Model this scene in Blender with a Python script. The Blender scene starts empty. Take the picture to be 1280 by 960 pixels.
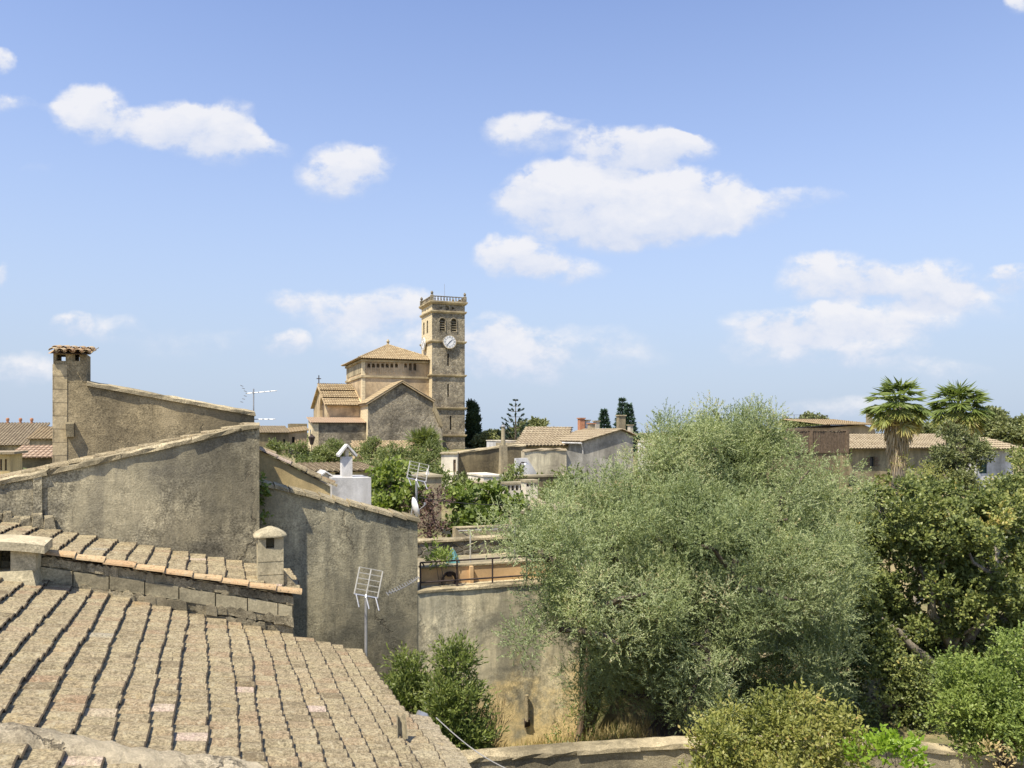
import bpy, bmesh, math, random
import numpy as np
from mathutils import Vector, Matrix

sc = bpy.context.scene
COL = sc.collection
R = math.radians
rnd = random.Random(7)
rng = np.random.default_rng(11)

# ------------------------------------------------------------------ camera, sky, sun, exposure
H = 7.74                      # eye height above the garden
A = R(21)                     # the street grid is turned 21 degrees from the view axis
cam = bpy.data.cameras.new('camera')
cam.sensor_width = 36
cam.lens = 28.125
cam.shift_y = 60 / 1280
cam.clip_end = 6000
cam.clip_start = 0.1
co = bpy.data.objects.new('camera', cam)
COL.objects.link(co)
co.location = (0, 0, H)
co.rotation_euler = (R(90), 0, 0)
sc.camera = co

SUN_EL = R(60.0)
SUN_AZ = R(218.9)             # clockwise from +Y: behind the left shoulder
sun = bpy.data.lights.new('sun', 'SUN')
sun.energy = 4.8
sun.angle = R(0.53)
sun.color = (1.0, 0.92, 0.78)
so = bpy.data.objects.new('sun', sun)
COL.objects.link(so)
sdir = Vector((math.sin(SUN_AZ) * math.cos(SUN_EL), math.cos(SUN_AZ) * math.cos(SUN_EL), math.sin(SUN_EL)))
so.rotation_euler = sdir.to_track_quat('Z', 'Y').to_euler()
so.location = sdir * 60

sc.view_settings.view_transform = 'Standard'
sc.view_settings.look = 'None'
sc.view_settings.gamma = 1
sc.view_settings.use_curve_mapping = False
sc.view_settings.exposure = 0.65
try:
    sc.cycles.max_bounces = 6
    sc.cycles.diffuse_bounces = 3
    sc.cycles.transmission_bounces = 3
except Exception:
    pass

# ------------------------------------------------------------------ node helpers
class NT:
    def __init__(s, tree):
        s.t = tree
    def n(s, typ, **kw):
        nd = s.t.nodes.new(typ)
        for k, v in kw.items():
            setattr(nd, k, v)
        return nd
    def put(s, sock, v):
        if v is None:
            return
        if hasattr(v, 'is_output'):
            s.t.links.new(v, sock)
        else:
            sock.default_value = v
    def math(s, op, a, b=None, c=None, clamp=False):
        nd = s.n('ShaderNodeMath', operation=op, use_clamp=clamp)
        s.put(nd.inputs[0], a); s.put(nd.inputs[1], b); s.put(nd.inputs[2], c)
        return nd.outputs[0]
    def vmath(s, op, a, b=None, c=None, out=0):
        nd = s.n('ShaderNodeVectorMath', operation=op)
        s.put(nd.inputs[0], a); s.put(nd.inputs[1], b); s.put(nd.inputs[2], c)
        return nd.outputs[out]
    def noise(s, vec, scale, detail=4, rough=0.55, dist=0.0, out=0):
        nd = s.n('ShaderNodeTexNoise')
        s.put(nd.inputs['Vector'], vec)
        nd.inputs['Scale'].default_value = scale
        nd.inputs['Detail'].default_value = detail
        nd.inputs['Roughness'].default_value = rough
        nd.inputs['Distortion'].default_value = dist
        return nd.outputs[out]
    def ramp(s, fac, stops, interp='LINEAR'):
        nd = s.n('ShaderNodeValToRGB')
        cr = nd.color_ramp
        cr.interpolation = interp
        while len(cr.elements) < len(stops):
            cr.elements.new(0.5)
        for e, (p, c) in zip(cr.elements, stops):
            e.position = p
            e.color = (c[0], c[1], c[2], 1) if hasattr(c, '__len__') else (c, c, c, 1)
        s.put(nd.inputs[0], fac)
        return nd.outputs[0]
    def mix(s, fac, a, b, blend='MIX'):
        nd = s.n('ShaderNodeMix', data_type='RGBA', blend_type=blend)
        s.put(nd.inputs[0], fac)
        for i, v in ((6, a), (7, b)):
            if isinstance(v, (tuple, list)):
                v = (v[0], v[1], v[2], 1)
            s.put(nd.inputs[i], v)
        return nd.outputs[2]
    def scalevec(s, vec, sx, sy, sz):
        return s.vmath('MULTIPLY', vec, (sx, sy, sz))

# ------------------------------------------------------------------ sky with clouds
w = bpy.data.worlds.new('World')
sc.world = w
w.use_nodes = True
t = NT(w.node_tree)
w.node_tree.nodes.clear()
sky = t.n('ShaderNodeTexSky', sky_type='NISHITA', sun_disc=False)
sky.sun_elevation = SUN_EL
sky.sun_rotation = SUN_AZ
sky.altitude = 100
sky.air_density = 1.0
sky.dust_density = 0.4
sky.ozone_density = 1.6
tc = t.n('ShaderNodeTexCoord')
gen = tc.outputs['Generated']
sep = t.n('ShaderNodeSeparateXYZ'); t.put(sep.inputs[0], gen)
ysafe = t.math('MAXIMUM', sep.outputs[1], 0.02)
gx = t.math('DIVIDE', sep.outputs[0], ysafe)
gz = t.math('DIVIDE', sep.outputs[2], ysafe)
comb = t.n('ShaderNodeCombineXYZ'); t.put(comb.inputs[0], gx); t.put(comb.inputs[1], gz)
p0 = comb.outputs[0]
wn = t.noise(p0, 9.0, 5, 0.6, out=1)
wv = t.vmath('MULTIPLY_ADD', wn, (0.07, 0.05, 0), (-0.035, -0.025, 0))
p1 = t.vmath('ADD', p0, wv)
CLOUDS = [(118,138,54,38,1.1),(205,152,55,30,1.05),(255,165,60,34,1.05),(292,188,50,30,.95),(335,187,30,16,.6),(290,140,26,22,.5),
 (428,212,62,38,1.1),(470,198,30,20,.5),(655,168,52,26,.85),(715,161,34,12,.45),(60,130,22,8,.3),
 (785,187,80,32,1.3),(840,187,50,22,1.0),(745,262,125,52,1.5),(690,240,72,42,1.2),(860,250,80,40,1.3),(820,280,100,30,1.0),(925,268,58,28,.8),(1000,250,52,18,.6),
 (645,322,58,26,1.1),(700,336,52,18,.9),(1045,350,75,34,1.2),(1150,352,80,36,1.2),(1190,372,55,22,.7),(1000,410,95,26,1.05),(1110,402,90,26,.8),(1035,438,135,28,.75),
 (1266,346,32,22,1.1),(1240,385,70,20,.35),(425,393,75,24,.8),(500,388,65,28,.8),(365,380,32,14,.6),(354,431,32,16,.85),(480,425,110,28,.45),
 (88,405,30,17,.95),(140,412,48,20,.45),(20,462,70,24,.6),(2,75,20,16,.8),(12,125,28,12,.7),(1278,4,20,12,.9),
 (622,412,38,24,.65),(700,445,130,38,.5),(640,445,70,38,.5),(560,440,80,34,.4),(1060,512,100,20,.4),(0,345,14,14,.6),(50,205,30,10,.25),(1170,465,90,18,.4),(250,430,90,26,.25)]
tot = None; vsum = None
for (cx, cy, rx, ry, st) in CLOUDS:
    ux, uz = (cx - 640) / 1000, (540 - cy) / 1000
    ax, az = rx * 1.15 / 1000, ry * 1.15 / 1000
    q = t.vmath('MULTIPLY_ADD', p1, (1 / ax, 1 / az, 0), (-ux / ax, -uz / az, 0))
    d = t.vmath('DOT_PRODUCT', q, q, out=1)
    b = t.math('MULTIPLY_ADD', d, -st, st)
    b = t.math('MAXIMUM', b, 0.0)
    h = t.vmath('DOT_PRODUCT', q, (0, 1, 0), out=1)
    tot = b if tot is None else t.math('ADD', tot, b)
    vsum = t.math('MULTIPLY', h, b) if vsum is None else t.math('MULTIPLY_ADD', h, b, vsum)
vert = t.math('DIVIDE', vsum, t.math('MAXIMUM', tot, 0.001))          # -1 at a cloud's base, +1 at its top
dens = t.math('MINIMUM', tot, 1.25)
fb = t.noise(t.scalevec(p1, 1, 1.4, 1), 12.0, 9, 0.6)
fb2 = t.noise(t.scalevec(p0, 1, 1.6, 1), 34.0, 6, 0.6)
fbs = t.math('ADD', t.math('MULTIPLY_ADD', fb, 4.2, -2.15), t.math('MULTIPLY_ADD', fb2, 1.8, -0.9))
dn = t.math('ADD', dens, t.math('MULTIPLY', fbs, t.math('MINIMUM', dens, 0.85)))
soft = t.n('ShaderNodeMapRange'); t.put(soft.inputs[0], vert)          # crisp tops, melting bases
soft.inputs[1].default_value = -0.5; soft.inputs[2].default_value = 0.6
soft.inputs[3].default_value = 1.3; soft.inputs[4].default_value = 0.7
alpha = t.n('ShaderNodeMapRange', interpolation_type='SMOOTHSTEP')
t.put(alpha.inputs[0], dn); alpha.inputs[1].default_value = 0.04; t.put(alpha.inputs[2], soft.outputs[0])
alpha.inputs[3].default_value = 0.0; alpha.inputs[4].default_value = 0.93
front = t.math('GREATER_THAN', sep.outputs[1], 0.03)
al = t.math('MULTIPLY', alpha.outputs[0], front)
cfac = t.math('ADD', t.math('MULTIPLY_ADD', vert, 0.75, 0.62), t.math('ADD', t.math('MULTIPLY_ADD', fb, 2.0, -1.0), t.math('MULTIPLY_ADD', fb2, 0.8, -0.4)), clamp=True)
ccol = t.mix(cfac, (2.75, 3.05, 3.75), (3.85, 3.85, 4.0))
hz = t.ramp(t.math('MAXIMUM', sep.outputs[2], 0.0), [(0.0, 1.0), (0.10, 0.85), (0.32, 0.35), (0.5, 0.08), (0.7, 0.0)])
skyc = t.mix(hz, t.mix(1.0, sky.outputs[0], (0.91, 0.86, 0.98), 'MULTIPLY'), (2.15, 2.6, 3.25))
w_final = t.mix(al, skyc, ccol)
bg = t.n('ShaderNodeBackground')
bg.inputs[1].default_value = 0.15
t.put(bg.inputs[0], w_final)
wo = t.n('ShaderNodeOutputWorld')
w.node_tree.links.new(bg.outputs[0], wo.inputs[0])
# ------------------------------------------------------------------ materials
def new_mat(name):
    m = bpy.data.materials.new(name)
    m.use_nodes = True
    nt = NT(m.node_tree)
    m.node_tree.nodes.clear()
    out = nt.n('ShaderNodeOutputMaterial')
    bs = nt.n('ShaderNodeBsdfPrincipled')
    m.node_tree.links.new(bs.outputs[0], out.inputs[0])
    bs.inputs['Specular IOR Level'].default_value = 0.3
    vec = nt.n('ShaderNodeTexCoord').outputs['Object']
    return m, nt, bs, vec, out

def bump(nt, bs, h, strength=0.5, dist=0.02):
    b = nt.n('ShaderNodeBump')
    b.inputs['Strength'].default_value = strength
    b.inputs['Distance'].default_value = dist
    nt.put(b.inputs['Height'], h)
    nt.put(bs.inputs['Normal'], b.outputs[0])

def m_plain(name, col, rough=0.7, metal=0.0, var=0.15, scale=3.0):
    m, nt, bs, vec, o = new_mat(name)
    n = nt.noise(vec, scale, 5, 0.6)
    c2 = tuple(max(0, c * (1 - var)) for c in col); c3 = tuple(min(1, c * (1 + var)) for c in col)
    nt.put(bs.inputs['Base Color'], nt.ramp(n, [(0.3, c2), (0.7, c3)]))
    bs.inputs['Roughness'].default_value = rough
    bs.inputs['Metallic'].default_value = metal
    return m

def m_plaster(name, light, mid, dark, streak=0.5, patch=0.5, fine=0.5, sc=1.0, bstr=0.6, bd=0.02, warm=None, stones=0.0, crack=0.0, low=None):
    """old render: mottled, rain-streaked, speckled"""
    m, nt, bs, vec, o = new_mat(name)
    v = nt.scalevec(vec, sc, sc, sc)
    n1 = nt.noise(v, 0.55, 8, 0.62, 0.3)
    base = nt.ramp(n1, [(0.38, dark), (0.5, mid), (0.62, light)])
    n2 = nt.noise(nt.scalevec(v, 1, 1, 0.16), 2.6, 6, 0.6)
    st = nt.ramp(n2, [(0.42, 1.0), (0.56, 0.0)])
    base = nt.mix(nt.math('MULTIPLY', st, streak), base, dark)
    if warm:
        n4 = nt.noise(v, 0.9, 6, 0.65, 0.5)
        base = nt.mix(nt.ramp(n4, [(0.52, 0.0), (0.66, 0.8)]), base, warm)
    n0 = nt.noise(v, 0.23, 5, 0.6, 0.6)
    big = nt.ramp(n0, [(0.38, 0.72), (0.5, 1.0), (0.62, 1.22)])
    base = nt.mix(1.0, base, big, 'MULTIPLY')
    rough_m = nt.ramp(nt.noise(v, 0.4, 6, 0.65, 0.8), [(0.44, 0.35), (0.56, 1.0)])
    if low:
        sp = nt.n('ShaderNodeSeparateXYZ'); nt.put(sp.inputs[0], vec)
        zz = nt.math('ADD', sp.outputs[2], nt.math('MULTIPLY_ADD', nt.noise(nt.scalevec(v, .5, .5, .5), 1.3, 7, 0.68), 6.0, -3.0))
        mk = nt.n('ShaderNodeMapRange', interpolation_type='SMOOTHSTEP'); nt.put(mk.inputs[0], zz)
        mk.inputs[1].default_value = low[1] + .5; mk.inputs[2].default_value = low[1] - .5
        base = nt.mix(mk.outputs[0], base, nt.mix(1.0, low[0], nt.ramp(n1, [(0.35, .85), (0.65, 1.1)]), 'MULTIPLY'))
    n3 = nt.noise(v, 5.5, 7, 0.75)
    pm = nt.ramp(n3, [(0.39, 0.55), (0.5, 1.0), (0.60, 1.38)])
    base = nt.mix(nt.math('MULTIPLY', rough_m, patch), base, nt.mix(1.0, base, pm, 'MULTIPLY'))
    n5 = nt.noise(v, 26, 6, 0.75)
    fm = nt.ramp(n5, [(0.39, 0.42), (0.5, 1.0), (0.61, 1.6)])
    base = nt.mix(nt.math('MULTIPLY', rough_m, fine), base, nt.mix(1.0, base, fm, 'MULTIPLY'))
    h = nt.math('ADD', nt.math('MULTIPLY', n3, 0.6), nt.math('MULTIPLY', n5, 0.5))
    if crack > 0:
        vk = nt.n('ShaderNodeTexVoronoi', feature='DISTANCE_TO_EDGE')
        nt.put(vk.inputs['Vector'], nt.vmath('ADD', nt.scalevec(v, 1, 1, .7), nt.vmath('MULTIPLY', nt.noise(v, 1.6, 6, 0.65, out=1), (.9, .9, .9))))
        vk.inputs['Scale'].default_value = 0.42
        ck = nt.math('MULTIPLY', nt.ramp(vk.outputs[0], [(0.004, 1.0), (0.014, 0.0)]), nt.ramp(nt.noise(v, .7, 3), [(0.47, 0.0), (0.55, crack)]))
        base = nt.mix(ck, base, (0.07, 0.06, 0.045))
        h = nt.math('SUBTRACT', h, ck)
    if stones > 0:
        vo = nt.n('ShaderNodeTexVoronoi', feature='DISTANCE_TO_EDGE')
        nt.put(vo.inputs['Vector'], v)
        vo.inputs['Scale'].default_value = stones
        vc = nt.n('ShaderNodeTexVoronoi'); nt.put(vc.inputs['Vector'], v); vc.inputs['Scale'].default_value = stones
        sepc = nt.n('ShaderNodeSeparateColor'); nt.put(sepc.inputs[0], vc.outputs['Color'])
        base = nt.mix(0.8, base, nt.mix(1.0, base, nt.ramp(sepc.outputs[0], [(0, 0.66), (1, 1.3)]), 'MULTIPLY'))
        joint = nt.ramp(vo.outputs[0], [(0.02, 0.0), (0.10, 1.0)])
        base = nt.mix(nt.math('MULTIPLY_ADD', joint, -0.55, 0.55), base, nt.mix(1.0, base, (1.35, 1.3, 1.2), 'MULTIPLY'))
        h = nt.math('ADD', h, nt.math('MULTIPLY', joint, 0.8))
    nt.put(bs.inputs['Base Color'], base)
    bs.inputs['Roughness'].default_value = 0.92
    bs.inputs['Specular IOR Level'].default_value = 0.15
    bump(nt, bs, h, bstr, bd)
    return m

def m_blocks(name, c1, c2, mortar, bw, bh, off=0.5, ms=0.012, bstr=0.5):
    """sawn stone in courses: brick pattern on the (x, z) face"""
    m, nt, bs, vec, o = new_mat(name)
    sp = nt.n('ShaderNodeSeparateXYZ'); nt.put(sp.inputs[0], vec)
    cb = nt.n('ShaderNodeCombineXYZ')
    nt.put(cb.inputs[0], nt.math('ADD', sp.outputs[0], sp.outputs[1])); nt.put(cb.inputs[1], sp.outputs[2])
    br = nt.n('ShaderNodeTexBrick')
    nt.put(br.inputs['Vector'], nt.vmath('ADD', cb.outputs[0], nt.vmath('MULTIPLY_ADD', nt.noise(vec, 2.0, 3, out=1), (.03, .03, 0), (-.015, -.015, 0))))
    br.offset = off
    br.inputs['Color1'].default_value = (*c1, 1); br.inputs['Color2'].default_value = (*c2, 1); br.inputs['Mortar'].default_value = (*mortar, 1)
    br.inputs['Scale'].default_value = 1; br.inputs['Mortar Size'].default_value = ms
    br.inputs['Brick Width'].default_value = bw; br.inputs['Row Height'].default_value = bh
    n3 = nt.noise(vec, 4, 7, 0.75); n5 = nt.noise(vec, 22, 5, 0.7)
    base = nt.mix(0.7, br.outputs[0], nt.mix(1.0, br.outputs[0], nt.ramp(n3, [(0.35, 0.55), (0.65, 1.35)]), 'MULTIPLY'))
    base = nt.mix(0.5, base, nt.mix(1.0, base, nt.ramp(n5, [(0.35, 0.6), (0.65, 1.35)]), 'MULTIPLY'))
    nt.put(bs.inputs['Base Color'], base)
    bs.inputs['Roughness'].default_value = 0.9
    h = nt.math('ADD', nt.math('MULTIPLY', br.outputs['Fac'], -1.0), nt.math('ADD', n3, nt.math('MULTIPLY', n5, 0.6)))
    bump(nt, bs, h, bstr, 0.02)
    return m

def m_tile(name, stops, fine=0.7, bstr=0.7, lich=0.5, ochre=0.25):
    """clay tiles under lichen; the face attribute 'tint' gives every tile its own clay"""
    m, nt, bs, vec, o = new_mat(name)
    at = nt.n('ShaderNodeAttribute', attribute_name='tint')
    c = nt.ramp(at.outputs['Fac'], stops)
    n1 = nt.noise(vec, 3.0, 6, 0.7)
    c = nt.mix(nt.ramp(n1, [(0.45, 0.0), (0.60, lich)]), c, (0.35, 0.297, 0.175))
    n6 = nt.noise(vec, 1.3, 6, 0.7)
    c = nt.mix(nt.ramp(n6, [(0.58, 0.0), (0.72, ochre)]), c, (0.40, 0.25, 0.07))
    n2 = nt.noise(vec, 38, 5, 0.75)
    c = nt.mix(fine, c, nt.mix(1.0, c, nt.ramp(n2, [(0.37, 0.35), (0.5, 1.0), (0.62, 1.7)]), 'MULTIPLY'))
    n3 = nt.noise(vec, 14, 5, 0.7)
    c = nt.mix(nt.ramp(n3, [(0.56, 0.0), (0.64, 0.6)]), c, (0.43, 0.38, 0.255))
    c = nt.mix(nt.ramp(n3, [(0.36, 0.65), (0.44, 0.0)]), c, (0.085, 0.07, 0.042))
    nt.put(bs.inputs['Base Color'], c)
    bs.inputs['Roughness'].default_value = 0.92
    bs.inputs['Specular IOR Level'].default_value = 0.15
    bump(nt, bs, nt.math('ADD', n2, nt.math('MULTIPLY', n3, 0.8)), bstr, 0.012)
    return m

def m_leaf(name, stops, rough=0.5, trans=0.25, spec=0.35, clump=0.35, cs=1.4):
    m, nt, bs, vec, o = new_mat(name)
    at = nt.n('ShaderNodeAttribute', attribute_name='tint')
    c = nt.ramp(at.outputs['Fac'], stops)
    n = nt.noise(vec, cs, 3, 0.6)
    c = nt.mix(clump, c, nt.mix(1.0, c, nt.ramp(n, [(0.35, (0.72, 0.78, 0.8)), (0.65, (1.25, 1.2, 1.05))]), 'MULTIPLY'))
    nt.put(bs.inputs['Base Color'], c)
    bs.inputs['Roughness'].default_value = rough
    bs.inputs['Specular IOR Level'].default_value = spec
    tr = nt.n('ShaderNodeBsdfTranslucent')
    nt.put(tr.inputs[0], nt.mix(1.0, c, (1.5, 1.6, 0.7), 'MULTIPLY'))
    mx = nt.n('ShaderNodeMixShader'); mx.inputs[0].default_value = trans
    nt.t.links.new(bs.outputs[0], mx.inputs[1]); nt.t.links.new(tr.outputs[0], mx.inputs[2])
    nt.t.links.new(mx.outputs[0], o.inputs[0])
    return m

M = {}
M['gable'] = m_plaster('weathered_render_grey', (0.4, 0.345, 0.22), (0.315, 0.275, 0.178), (0.17, 0.152, 0.108), streak=.5, patch=.9, fine=.9, bstr=.9, bd=.03, crack=.6)
M['gable_far'] = m_plaster('weathered_render_brown', (0.426, 0.344, 0.202), (0.344, 0.276, 0.158), (0.221, 0.180, 0.108), streak=.45, patch=.7, fine=.75, bstr=.8, bd=.03, crack=.5)
M['wall2'] = m_plaster('weathered_render_streaked', (0.44, 0.385, 0.245), (0.345, 0.305, 0.198), (0.165, 0.152, 0.108), streak=.65, patch=.75, fine=.7, bstr=.8, bd=.03, crack=.5)
M['garden'] = m_plaster('garden_wall_render', (0.78, 0.68, 0.44), (0.72, 0.63, 0.41), (0.32, 0.295, 0.21), streak=.75, patch=.7, fine=.45, bstr=.5, bd=.02, low=((0.74, 0.58, 0.29), 1.35), crack=.4)
M['yellow'] = m_plaster('ochre_render', (0.66, 0.5, 0.24), (0.6, 0.455, 0.22), (0.46, 0.35, 0.18), streak=.3, patch=.3, fine=.3, bstr=.3)
M['cream'] = m_plaster('cream_render', (0.72, 0.66, 0.53), (0.66, 0.60, 0.47), (0.45, 0.40, 0.31), streak=.3, patch=.3, fine=.25, bstr=.3)
M['white'] = m_plaster('white_render', (0.68, 0.665, 0.63), (0.62, 0.605, 0.575), (0.42, 0.405, 0.37), streak=.45, patch=.3, fine=.2, bstr=.2)
M['beige'] = m_plaster('beige_render', (0.443, 0.368, 0.230), (0.369, 0.308, 0.194), (0.230, 0.196, 0.130), streak=.55, patch=.5, fine=.5, bstr=.4)
M['brown'] = m_plaster('brown_render', (0.295, 0.240, 0.137), (0.221, 0.180, 0.104), (0.131, 0.108, 0.068), streak=.5, patch=.6, fine=.6, bstr=.5)
M['stain'] = m_plaster('stained_pale_render', (0.78, 0.69, 0.47), (0.68, 0.6, 0.41), (0.4, 0.35, 0.25), streak=.7, patch=.5, fine=.45, bstr=.4)
M['stonewall'] = m_plaster('rubble_stone_wall', (0.246, 0.224, 0.173), (0.164, 0.152, 0.119), (0.082, 0.076, 0.058), streak=.2, patch=.7, fine=.7, bstr=1.0, bd=.05, stones=3.2)
M['greywall'] = m_plaster('grey_streaked_render', (0.46, 0.43, 0.36), (0.40, 0.375, 0.315), (0.24, 0.225, 0.19), streak=.6, patch=.4, fine=.4, bstr=.4)
M['quoin'] = m_blocks('sawn_stone_quoin', (0.508, 0.416, 0.252), (0.443, 0.352, 0.202), (0.279, 0.224, 0.137), 0.62, 0.30)
M['block'] = m_blocks('sawn_stone_block', (0.328, 0.296, 0.209), (0.279, 0.252, 0.180), (0.123, 0.104, 0.072), 0.6, 0.2)
M['chimney'] = m_plaster('chimney_stone', (0.443, 0.384, 0.245), (0.385, 0.336, 0.216), (0.271, 0.236, 0.151), streak=.25, patch=.4, fine=.5, bstr=.5)
M['cement'] = m_plaster('cement_mortar', (0.58, 0.49, 0.33), (0.49, 0.415, 0.28), (0.34, 0.285, 0.19), streak=.1, patch=.8, fine=.6, bstr=1.0, bd=.04, crack=.7, sc=1.8)
M['mortar'] = m_plaster('rough_mortar', (0.394, 0.336, 0.216), (0.303, 0.260, 0.169), (0.189, 0.164, 0.108), streak=.0, patch=.8, fine=.7, bstr=1, bd=.05, sc=1.6)
M['slab'] = m_plaster('concrete_slab', (0.426, 0.368, 0.238), (0.344, 0.296, 0.191), (0.221, 0.192, 0.126), streak=.1, patch=.5, fine=.6, bstr=.6)
M['coping'] = m_plaster('stone_coping', (0.459, 0.384, 0.238), (0.369, 0.308, 0.191), (0.213, 0.180, 0.112), streak=.1, patch=.7, fine=.7, bstr=.9, bd=.04, sc=1.5)
M['tower'] = m_plaster('tower_rubble', (0.4, 0.345, 0.24), (0.335, 0.29, 0.205), (0.215, 0.185, 0.135), streak=.3, patch=.7, fine=.9, bstr=1.0, bd=.10, stones=3.0)
M['ashlar'] = m_blocks('church_ashlar', (0.70, 0.585, 0.37), (0.65, 0.54, 0.335), (0.54, 0.44, 0.27), 1.1, 0.5, ms=0.02, bstr=.2)
M['sand'] = m_plaster('church_sandstone', (0.56, 0.43, 0.26), (0.47, 0.36, 0.215), (0.32, 0.245, 0.155), streak=.3, patch=.4, fine=.3, bstr=.4, sc=.6)
M['church_dark'] = m_plaster('church_dark_render', (0.36, 0.315, 0.23), (0.285, 0.25, 0.185), (0.17, 0.15, 0.115), streak=.35, patch=.7, fine=.4, bstr=.8, bd=.1, sc=.6, stones=5.0)
M['trim'] = m_plaster('stone_trim', (0.525, 0.432, 0.259), (0.451, 0.368, 0.220), (0.312, 0.252, 0.155), streak=.3, patch=.4, fine=.3, bstr=.3)
T0 = [(0.0, (0.165, 0.13, 0.078)), (0.3, (0.235, 0.19, 0.115)), (0.55, (0.275, 0.222, 0.135)), (0.75, (0.25, 0.175, 0.105)), (0.9, (0.29, 0.245, 0.16)), (0.955, (0.275, 0.245, 0.18)), (0.97, (0.37, 0.285, 0.215)), (1.0, (0.43, 0.34, 0.27))]
M['tile'] = m_tile('old_clay_tile', T0)
M['tile_lip_shade'] = m_plain('tile_end_shade', (0.075, 0.057, 0.036), 0.95, 0, .3, 12)  # shadow line between tile courses, painted dark onto the tile ends
M['tile_orange'] = m_tile('clean_clay_tile', [(0, (0.426, 0.280, 0.151)), (0.5, (0.492, 0.336, 0.180)), (1, (0.541, 0.416, 0.245))], fine=.3, lich=.35, ochre=.2, bstr=.4)
M['tile_low'] = m_tile('lichen_tile', [(0, (0.246, 0.192, 0.115)), (0.5, (0.312, 0.264, 0.180)), (1, (0.361, 0.288, 0.180))], ochre=.9, lich=.4)
M['tile_far'] = m_tile('far_clay_tile', [(0, (0.271, 0.192, 0.108)), (0.5, (0.361, 0.268, 0.151)), (1, (0.426, 0.336, 0.202))], fine=.25, lich=.4, ochre=.2, bstr=.2)
M['tile_grey'] = m_tile('grey_clay_tile', [(0, (0.230, 0.176, 0.115)), (0.5, (0.312, 0.248, 0.162)), (1, (0.385, 0.320, 0.216))], fine=.25, lich=.4, ochre=.1, bstr=.2)
M['tile_pink'] = m_tile('pink_clay_tile', [(0, (0.385, 0.264, 0.173)), (0.5, (0.451, 0.320, 0.216)), (1, (0.492, 0.376, 0.259))], fine=.2, lich=.2, ochre=.05, bstr=.2)
M['dark'] = m_plain('dark_opening', (0.02, 0.018, 0.015), 0.9)
M['glass'] = m_plain('window_glass', (0.035, 0.04, 0.045), 0.12, 0, .2)
M['shutter'] = m_plain('green_shutter', (0.05, 0.09, 0.06), 0.6)
M['wood'] = m_plain('weathered_wood', (0.18, 0.13, 0.085), 0.85, 0, .4, 6)
M['louvre'] = m_plain('louvre_wood', (0.22, 0.17, 0.12), 0.85, 0, .3, 6)
M['steel'] = m_plain('galvanised_steel', (0.42, 0.42, 0.42), 0.45, 0.6, .2, 8)
M['alu'] = m_plain('aluminium_rod', (0.47, 0.45, 0.39), 0.5, 0.2, .15, 8)
M['iron'] = m_plain('rusty_dark_iron', (0.055, 0.04, 0.035), 0.7, 0.2, .4, 6)
M['dish'] = m_plain('dish_white', (0.78, 0.78, 0.76), 0.4, 0, .06)
M['clock'] = m_plain('clock_white', (0.80, 0.79, 0.75), 0.5, 0, .05)
M['black'] = m_plain('black_paint', (0.02, 0.02, 0.02), 0.5)
M['orange'] = m_plaster('orange_render', (0.8, 0.55, 0.29), (0.74, 0.5, 0.26), (0.58, 0.38, 0.2), streak=.2, patch=.2, fine=.2, bstr=.2)
M['reed'] = m_plain('reed_screen', (0.15, 0.11, 0.075), 0.9, 0, .4, 9)
M['teal'] = m_plain('teal_cloth', (0.10, 0.24, 0.25), 0.8, 0, .1)
M['cable'] = m_plain('cable_grey', (0.30, 0.29, 0.27), 0.6)
M['terracotta'] = m_plain('terracotta', (0.42, 0.20, 0.11), 0.8, 0, .2, 5)
M['bark'] = m_plaster('bark', (0.26, 0.215, 0.16), (0.17, 0.14, 0.105), (0.08, 0.065, 0.05), streak=.6, patch=.8, fine=.8, bstr=1, bd=.05, sc=2)
M['bark_pale'] = m_plaster('pale_bark', (0.42, 0.37, 0.29), (0.32, 0.28, 0.22), (0.2, 0.17, 0.13), streak=.6, patch=.6, fine=.6, bstr=1, bd=.05, sc=2)
g = lambda *a: list(a)
M['olive'] = m_leaf('olive_leaf', [(0, (0.13, 0.17, 0.07)), (0.4, (0.245, 0.288, 0.128)), (0.75, (0.345, 0.378, 0.19)), (0.93, (0.42, 0.435, 0.265)), (1, (0.34, 0.27, 0.15))], clump=.5, cs=.9, rough=.5, trans=.25)
M['carob'] = m_leaf('carob_leaf', [(0, (0.065, 0.09, 0.028)), (0.5, (0.205, 0.235, 0.07)), (0.85, (0.38, 0.38, 0.125)), (1, (0.40, 0.31, 0.10))], rough=.45, trans=.22, spec=.3)
M['holm'] = m_leaf('holm_oak_leaf', [(0, (0.075, 0.09, 0.032)), (0.5, (0.145, 0.165, 0.058)), (1, (0.24, 0.25, 0.1))], rough=.45, trans=.15)
M['bush'] = m_leaf('bright_bush_leaf', [(0, (0.12, 0.165, 0.035)), (0.5, (0.215, 0.275, 0.066)), (1, (0.32, 0.37, 0.115))], rough=.5, trans=.3)
M['yellowbush'] = m_leaf('yellowing_leaf', [(0, (0.14, 0.16, 0.038)), (0.5, (0.26, 0.265, 0.068)), (0.85, (0.36, 0.335, 0.11)), (1, (0.4, 0.28, 0.1))], rough=.5, trans=.3)
M['lime'] = m_leaf('lime_leaf', [(0, (0.14, 0.22, 0.02)), (0.5, (0.22, 0.33, 0.03)), (1, (0.32, 0.42, 0.06))], rough=.4, trans=.4)
M['oleander'] = m_leaf('oleander_leaf', [(0, (0.085, 0.12, 0.03)), (0.5, (0.175, 0.215, 0.055)), (1, (0.3, 0.32, 0.11))], rough=.45, trans=.25)
M['fig'] = m_leaf('fig_leaf', [(0, (0.075, 0.105, 0.022)), (0.5, (0.15, 0.2, 0.04)), (1, (0.26, 0.3, 0.075))], rough=.5, trans=.3)
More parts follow.
